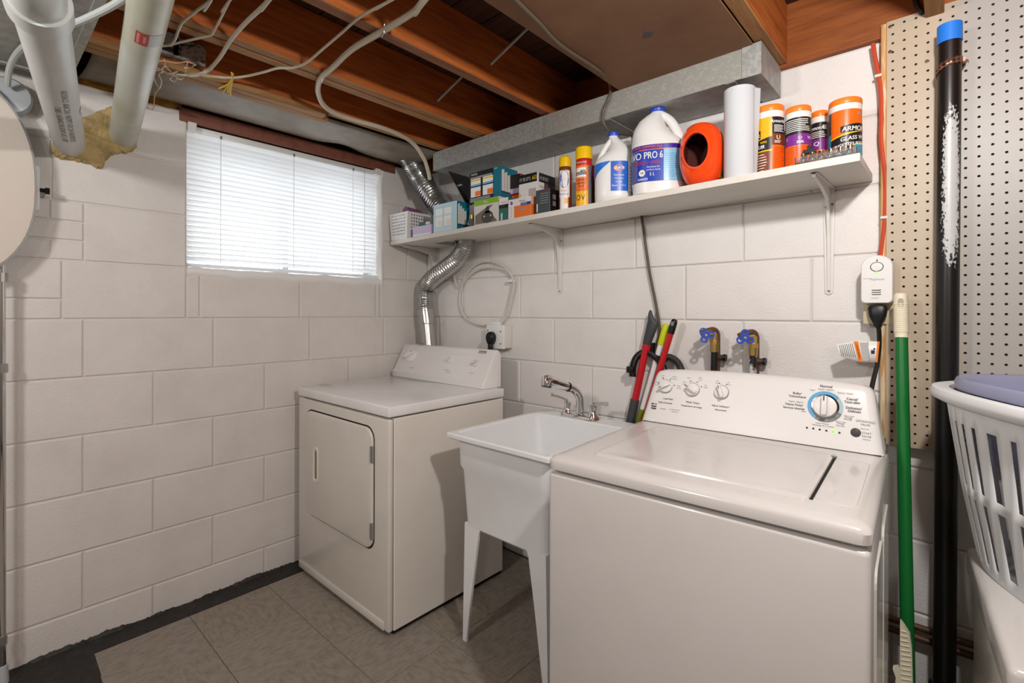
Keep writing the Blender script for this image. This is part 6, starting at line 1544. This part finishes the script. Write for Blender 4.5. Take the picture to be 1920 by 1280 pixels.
# paper warning tag wrapped on the cord
tg = thing('warning_tag', 'white and orange paper warning tag hanging on the washer cord', 'tag', P(1648, 655, y=-0.066))
c4 = [P(1569, 645, y=-0.105), P(1603, 639, y=-0.075), P(1649, 640, y=-0.066), P(1645, 679, y=-0.066), P(1613, 678.5, y=-0.075), P(1575, 668, y=-0.105)]
def tagp(u, v):  # u 0..1 left to right, v 0..1 bottom to top
    if u < .45: s = u / .45; a = c4[0] * (1 - s) + c4[1] * s; b = c4[5] * (1 - s) + c4[4] * s
    else: s = (u - .45) / .55; a = c4[1] * (1 - s) + c4[2] * s; b = c4[4] * (1 - s) + c4[3] * s
    return b * (1 - v) + a * v
o = MB().grid(tagp, 20, 2).build('tag_paper', 'label_white', tg); md = o.modifiers.new('thick', 'SOLIDIFY'); md.thickness = 0.0006; md.offset = 0
mb = MB(); lf = Vector((0.0006, -0.0009, 0))
def tstrip(u0, u1, v0, v1, mi, l=1.0): mb.grid(lambda a, b: tagp(u0 + (u1 - u0) * a, v0 + (v1 - v0) * b) + lf * l, 3, 1, mi)
tstrip(.41, .52, .02, .98, 0); tstrip(.945, 1.0, 0, 1, 0); tstrip(.54, .73, .06, .94, 2)
for k in range(8): tstrip(.04 + .045 * k, .052 + .045 * k, .12 + .01 * k, .9, 1)
for k in range(5): tstrip(.55 + .036 * k, .565 + .036 * k, .1, .9, 3)
tstrip(.735, .742, 0, 1, 1); tstrip(.80, .90, .40, .58, 1); tstrip(.86, .91, .60, .68, 1)
put_text(mb, '▲ADVERTISSEMENT'.replace('▲', '! '), 0.0105, lambda x, y: tagp(.445 + .05 * (-(0.0)) + y * 4.0, .5 + x * -9.0) + lf * 2, 1, 'C', .85, 0, .03)
mb.build('tag_print', ['orange_cap', 'ink', M('tag_grey', '#b9b9b7', 0.6), 'mid_grey'], tg)

# --- wood strip, red cable, pegboard
wz0 = P(1675, 825, y=-0.03).z
wsx0 = P(1651, 300, y=-0.035).x; wsx1 = P(1664.5, 300, y=-0.035).x
ws = MB().box(wsx0, wsx1 + 0.03, -0.036, -0.003, wz0, 2.11, 0.002, 1)
tag(ws.build('wood_batten', 'wood_strip', origin=(wsx0, 0, wz0)), 'upright pine batten along the left edge of the pegboard', 'batten')
MB_ = [(1637, 82), (1640, 105), (1645, 130), (1651, 165), (1653, 215), (1652, 255), (1655, 290), (1659, 330), (1660, 370), (1658, 420), (1653, 465), (1650, 490)]
pts = [P(u, v, y=-0.034) for u, v in MB_]
o = MB().tube(smooth_path(pts, 5), 0.0062, 8).build('red_cable', 'red_cord', origin=pts[0]); tag(o, 'red orange cable running down beside the pine batten', 'cable')
for v, u, wh in ((143, 1647, 'near the ceiling'), (408, 1658, 'just above the white alarm')):
    p = P(u, v, y=-0.034); tag(MB().box(p.x - 0.009, p.x + 0.009, -0.043, -0.001, p.z - 0.004, p.z + 0.004, 0.001, 1).build('cable_clip', 'offwhite', origin=p), 'small white clip nailed over the red cable ' + wh, 'clip', 'clips on the red cable')
GX0 = P(1663, 300, y=-0.04).x; GZ1 = 2.108; GZ0 = P(1672, 833, y=-0.04).z; GX1 = GX0 + 0.0268 * 34
pegb = thing('pegboard', 'white painted pegboard panel with rows of holes behind the black pipe', 'pegboard', (GX0, -0.04, GZ0))
cs = 0.0268; nx = 34; nz = int((GZ1 - GZ0) / cs); czs = (GZ1 - GZ0) / nz
mb = MB(); hr = 0.0036; y0 = 0.0
for j in range(nz):
    for i in range(nx):
        xa, za = i * cs, j * czs; cxh, czh = xa + cs / 2, za + czs / 2
        if i >= 26:   # holes beyond the frame edge stay plain board
            mb.add([(xa, 0, za), (xa + cs, 0, za), (xa + cs, 0, za + czs), (xa, 0, za + czs)], [(0, 1, 2, 3)]); continue
        vs = [(xa, 0, za), (xa + cs, 0, za), (xa + cs, 0, za + czs), (xa, 0, za + czs)]
        hp_ = [(cxh + hr * math.cos(math.radians(225 + 45 * k)), 0, czh + hr * math.sin(math.radians(225 + 45 * k))) for k in range(8)]
        vb = [(x, 0.005, z) for x, _, z in hp_]
        fs = []
        for q_ in range(4):
            h0, h1, h2 = 4 + 2 * q_, 4 + 2 * q_ + 1, 4 + (2 * q_ + 2) % 8
            fs.append((q_, (q_ + 1) % 4, h2, h1, h0))
        for k in range(8): fs.append((4 + k, 4 + (k + 1) % 8, 12 + (k + 1) % 8, 12 + k))
        mb.add(vs + hp_ + vb, fs)
o = mb.build('board_face', 'pegboard', pegb); o.location = (GX0, -0.0425, GZ0)
o.matrix_parent_inverse = parent_world(pegb).inverted()
W9 = nx * cs
MB().box(GX0, GX0 + W9, -0.0375, -0.0365, GZ0, GZ1).build('board_back', 'gap_dark', pegb)
mb = MB()
for (a, b, c, e) in ((GX0 - 0.0005, GX0, GZ0, GZ1), (GX0, GX0 + W9, GZ0 - 0.0005, GZ0), (GX0, GX0 + W9, GZ1, GZ1 + 0.0005)): mb.box(a, b, -0.0425, -0.0365, c, e)
mb.build('board_edge', 'beige_plate', pegb)
for (u, v) in ((1669, 50), (1669, 97), (1738, 115)):
    p = P(u, v, y=-0.0425); MB().lathe([(0.005, 0), (0.005, 0.0008), (0.002, 0.0014)], Matrix.Translation((p.x, -0.0425, p.z)) @ Matrix.Rotation(math.pi / 2, 4, 'X'), 10).build('screw', 'copper', pegb)
# batten edge below, brown strip visible under the outlet
tag(MB().box(wsx0 + 0.004, wsx0 + 0.014, -0.03, -0.002, wz0 + 0.02, P(1672, 610, y=-0.03).z, 0.001, 1).build('brown_strip', 'copper', origin=(wsx0, 0, wz0)), 'thin brown strip running down the wall under the outlet box', 'strip')
# cable ends above the pegboard
tag(MB().tube(smooth_path([P(u, v, y=-0.05) for u, v in ((1716, -12), (1718, 4), (1723, 16), (1731, 24))], 5), 0.0075, 8).build('black_cable', 'black', origin=P(1716, 0, y=-0.05)), 'short black cable dropping behind the top of the pegboard', 'cable')

# --- black waste stack
pcx, pcy, pr0 = cylpx(1756, 1802.5, -0.105, 300)
pcx2, _, pr2_ = cylpx(1745.5, 1793, -0.105, 1240)
stack = thing('waste_pipe', 'tall black plastic waste pipe with a scuffed white patch in front of the pegboard', 'pipe', (pcx2, pcy, 0))
ztop = P(1780, 62, y=pcy).z
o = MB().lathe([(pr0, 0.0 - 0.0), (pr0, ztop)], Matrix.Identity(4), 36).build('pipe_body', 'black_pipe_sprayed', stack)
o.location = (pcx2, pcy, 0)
lean_x = math.atan2(pcx - pcx2, 1.75); o.rotation_euler = (0, lean_x, 0)
def stk(z): return pcx2 + (z) * math.tan(lean_x)
zc1 = P(1780, 40, y=pcy - pr0).z
MB().lathe([(pr0 + 0.0008, ztop - 0.028), (pr0 + 0.0015, ztop - 0.028), (pr0 + 0.0015, zc1), (pr0 * 0.9, zc1 + 0.001), (pr0 * .3, zc1 + .001)], Matrix.Translation((stk(ztop), pcy, 0)), 36).build('blue_cap', 'blue_tape', stack)
MB().lathe([(pr0 + 0.008, 0.0), (pr0 + 0.008, 0.20), (pr0 + 0.007, 0.214), (pr0, 0.216)], Matrix.Translation((stk(0.1), pcy, 0)), 36).build('pipe_hub', 'black_pipe', stack)
zs_ = P(1780, 122, y=pcy - pr0).z; sx_ = stk(zs_)
mb = MB(); d_, r_ = cyl_frame(sx_, pcy)
def strap(u, v):
    a = -1.9 + 3.3 * u; zz = zs_ + 0.006 * math.sin(u * 2.5) + (u - .45) * 0.020 + (v - .5) * 0.017 * (1 + .18 * math.cos(u * 50))
    return Vector((sx_, pcy, zz)) + (d_ * math.cos(a) + r_ * math.sin(a)) * (pr0 + 0.0025)
strap_m = M('strap_copper', '#8a5f4e', 0.35, 0.6)
mb.grid(strap, 44, 2); o = mb.build('strap', strap_m, stack); md = o.modifiers.new('thick', 'SOLIDIFY'); md.thickness = 0.0012
mb = MB()
for k in range(6):
    u = .22 + .115 * k; rr_ = .0042 if k % 2 == 0 else .0026
    c = strap(u, .5); a = -1.9 + 3.3 * u; t_ = (-d_ * math.sin(a) + r_ * math.cos(a)); n_ = (d_ * math.cos(a) + r_ * math.sin(a))
    mb.add([c + n_ * 0.0009 + t_ * rr_ * math.cos(q) + EZ * rr_ * math.sin(q) for q in [2 * math.pi * j / 10 for j in range(10)]], [list(range(10))])
mb.build('strap_hole', 'black', stack)
bq = P(1809, 116, y=-0.05); MB().lathe([(0.009, 0), (0.009, 0.003), (0.004, 0.005)], Matrix.Translation((bq.x, -0.043, bq.z)) @ Matrix.Rotation(math.pi / 2, 4, 'X'), 14).build('bolt', 'steel', stack)
mb = MB(); e1 = strap(1.0, .5); mb.tube([e1, Vector((bq.x, -0.047, bq.z))], 0.006, 6); mb.build('strap_end', strap_m, stack)
# two copper pipes low on the wall
for k, v in enumerate((1177, 1197)):
    p = P(1720, v, y=-0.03)
    tag(MB().tube([(2.05, -0.03, p.z), (3.0, -0.03, p.z + 0.01)], 0.0095, 12).build('copper_pipe', 'copper', origin=(2.3, -0.03, p.z)), 'tarnished copper pipe low on the wall, the %s one of two' % ('upper', 'lower')[k], 'pipe')

# --- green broom leaning beside the pegboard
ga, gb = P(1688.5, 550, y=-0.115), P(1702, 1235, y=-0.27)
gd_ = gb - ga; gfoot = ga + gd_ * ((ga.z - 0.12) / (ga.z - gb.z)); L9 = gd_.length
gt = thing('green_broom', 'green broom handle with a cream ribbed grip leaning beside the washer', 'broom', (gfoot.x, gfoot.y, 0))
un = gd_.normalized()
zg = (P(1690, 633, y=-0.135) - ga).length
n_ = 46; sp_ = [ga + un * (zg * k / n_) for k in range(n_ + 1)]
rs = []
for k in range(n_ + 1):
    f = k / n_
    rs.append(0.0165 + (0.0016 if (k % 2 == 0 and 0.22 < f < 0.9) else 0) - (0.006 * (1 - f / .05) ** 2 if f < .05 else 0) - (0.001 if f > .9 else 0))
MB().tube(sp_, rs, 16).build('grip', 'cream', gt)
hq = ga + un * 0.03; to = (CAM - hq); to = (to - un * to.dot(un)).normalized(); sdv = to.cross(un)
MB().prism(rrect(0.013, 0.026, 0.006, 5), (hq + to * 0.0145, sdv, -un, to), 0, 0.0022).build('hang_hole', M('hole_tan', '#a89c88', 0.7), gt)
MB().tube([ga + un * zg, gfoot], 0.0150, 16).build('handle', 'green', gt)
MB().tube([gfoot - un * 0.06, gfoot + un * 0.0], [0.02, 0.022], 14).build('socket', 'green', gt)
bx = gfoot
MB().box(bx.x - 0.025, bx.x + 0.025, bx.y - 0.10, bx.y + 0.14, 0.10, 0.135, 0.008, 2).build('broom_head', 'green', gt)
MB().box(bx.x - 0.03, bx.x + 0.03, bx.y - 0.11, bx.y + 0.15, 0.0, 0.10, 0.006, 1).build('bristles', 'cream', gt)
# cream ribbed scoop standing in front of the broom
s0 = P(1688, 1165, y=-0.33)
sc = thing('cream_scoop', 'cream ribbed plastic scoop standing in front of the green broom handle', 'scoop', (s0.x, -0.33, 0))
pix = [(1688, 1163), (1687.5, 1250), (1674, 1251), (1680, 1268), (1676, 1300), (1712, 1300), (1710, 1215), (1706, 1190), (1696, 1174)]
q_ = [P(u, v, y=-0.33) for u, v in pix]
MB().prism([(p.x, p.z) for p in q_] + [], ((0, -0.33, 0), EX, EZ, -EY), -0.012, 0.006).build('scoop_plate', 'cream', sc)
for k in range(12):
    v = 1182 + 9 * k; a = P(1689 + 0.1 * k, v, y=-0.336); b = P(1700 + min(8, k * 1.6), v + 3, y=-0.336)
    MB().tube([a, b], 0.0022, 6).build('rib', 'cream', sc)
zlow = q_[4].z
MB().box(q_[4].x, q_[5].x, -0.342, -0.318, 0.0, zlow + 0.002, 0.003, 1).build('scoop_stem', 'cream', sc)

# ================================================================== CHEST FREEZER AND LAUNDRY BASKET
fzt = 0.66; frz_a = P(1889, 1250, z=fzt); frz_b = P(1849, 1132, z=fzt)
ang = math.atan2(frz_b.x - frz_a.x, frz_b.y - frz_a.y) * -1
FM = Matrix.Translation((frz_a.x, frz_a.y, 0)) @ Matrix.Rotation(ang, 4, 'Z')
frz = thing('chest_freezer', 'white chest freezer under the laundry basket beside the black pipe', 'freezer', (frz_a.x, frz_a.y, 0), ang)
FL_ = 0.52
MB().box(0.012, 0.70, 0.012, FL_, 0.02, fzt - 0.075, 0.012, 3, 0, FM).build('cabinet', 'cream_enamel', frz)
MB().box(0.0, 0.71, 0.0, FL_ + 0.01, fzt - 0.068, fzt, 0.014, 4, 0, FM).build('lid', 'white_enamel', frz)
MB().box(0.008, 0.70, 0.008, FL_ + 0.005, fzt - 0.076, fzt - 0.067, 0, 1, 0, FM).build('lid_seal', 'mid_grey', frz)
MB().box(0.03, 0.68, 0.03, FL_ - 0.02, 0.0, 0.021, 0, 1, 0, FM).build('base', 'gap_dark', frz)
# basket
RZ = 1.062
lf_ = P(1760, 712, z=RZ)
bcx, bcy = lf_.x + 0.255, lf_.y - 0.20
brx, bry, brot = 0.325, 0.225, math.radians(-62)
lb = thing('laundry_basket', 'white slotted plastic laundry basket on the chest freezer', 'basket', (bcx, bcy, fzt))
nu = 150
bh = RZ - fzt
def bring(f, grow=0.0, n=nu):
    k = 0.74 + 0.26 * f ** 0.75
    return superring(bcx, bcy, fzt + 0.001 + (bh - 0.03) * f, (brx - 0.03) * k + grow, (bry - 0.03) * k + grow, 2.6, n, brot)
lev = [0, .02, .08, .44, .50, .88, 1.0]
rg_ = [bring(f) for f in lev]
vs = [v for r__ in rg_ for v in r__]; fs = []
for j in range(len(lev) - 1):
    for i in range(nu):
        if j in (2, 4) and i % 3 == 1 and (i // 3) % 13 not in (0, 1): continue
        fs.append((j * nu + i, j * nu + (i + 1) % nu, (j + 1) * nu + (i + 1) % nu, (j + 1) * nu + i))
fs.append(list(range(nu))[::-1])
o = MB().add(vs, fs, 0, True).build('basket_wall', 'basket_white', lb, 60); md = o.modifiers.new('thick', 'SOLIDIFY'); md.thickness = 0.0028; md.offset = 0
def oring(rx, ry, z): return superring(bcx, bcy, z, rx, ry, 2.6, nu, brot)
MB().loft([oring(brx - 0.032, bry - 0.032, RZ - 0.030), oring(brx - 0.018, bry - 0.018, RZ - 0.034), oring(brx - 0.004, bry - 0.004, RZ - 0.026), oring(brx, bry, RZ - 0.014), oring(brx - 0.004, bry - 0.004, RZ - 0.003), oring(brx - 0.016, bry - 0.016, RZ), oring(brx - 0.034, bry - 0.034, RZ - 0.004), oring(brx - 0.036, bry - 0.036, RZ - 0.03)], 0, False, False).build('basket_rim', 'basket_white', lb, 50)
# lavender tub nested in the basket
lt = thing('lavender_tub', 'lavender grey plastic tub nested in the white laundry basket', 'tub', (bcx, bcy, fzt + 0.05))
cx2, cy2 = bcx + 0.022, bcy - 0.01
def tr(k, z, s=0.0): return superring(cx2, cy2, z, (brx - 0.030) * k + s, (bry - 0.030) * k + s, 3.0, 72, brot)
ZL = RZ + 0.022
MB().loft([tr(.985, ZL - 0.028), tr(1.0, ZL - 0.026), tr(1.0, ZL - 0.010), tr(.985, ZL - 0.002), tr(.965, ZL), tr(.93, ZL - 0.004), tr(.90, ZL - 0.014), tr(.86, ZL - 0.06), tr(.80, ZL - 0.18), tr(.76, ZL - 0.19)], 0, False, True).build('tub_body', 'lavender', lt, 40)
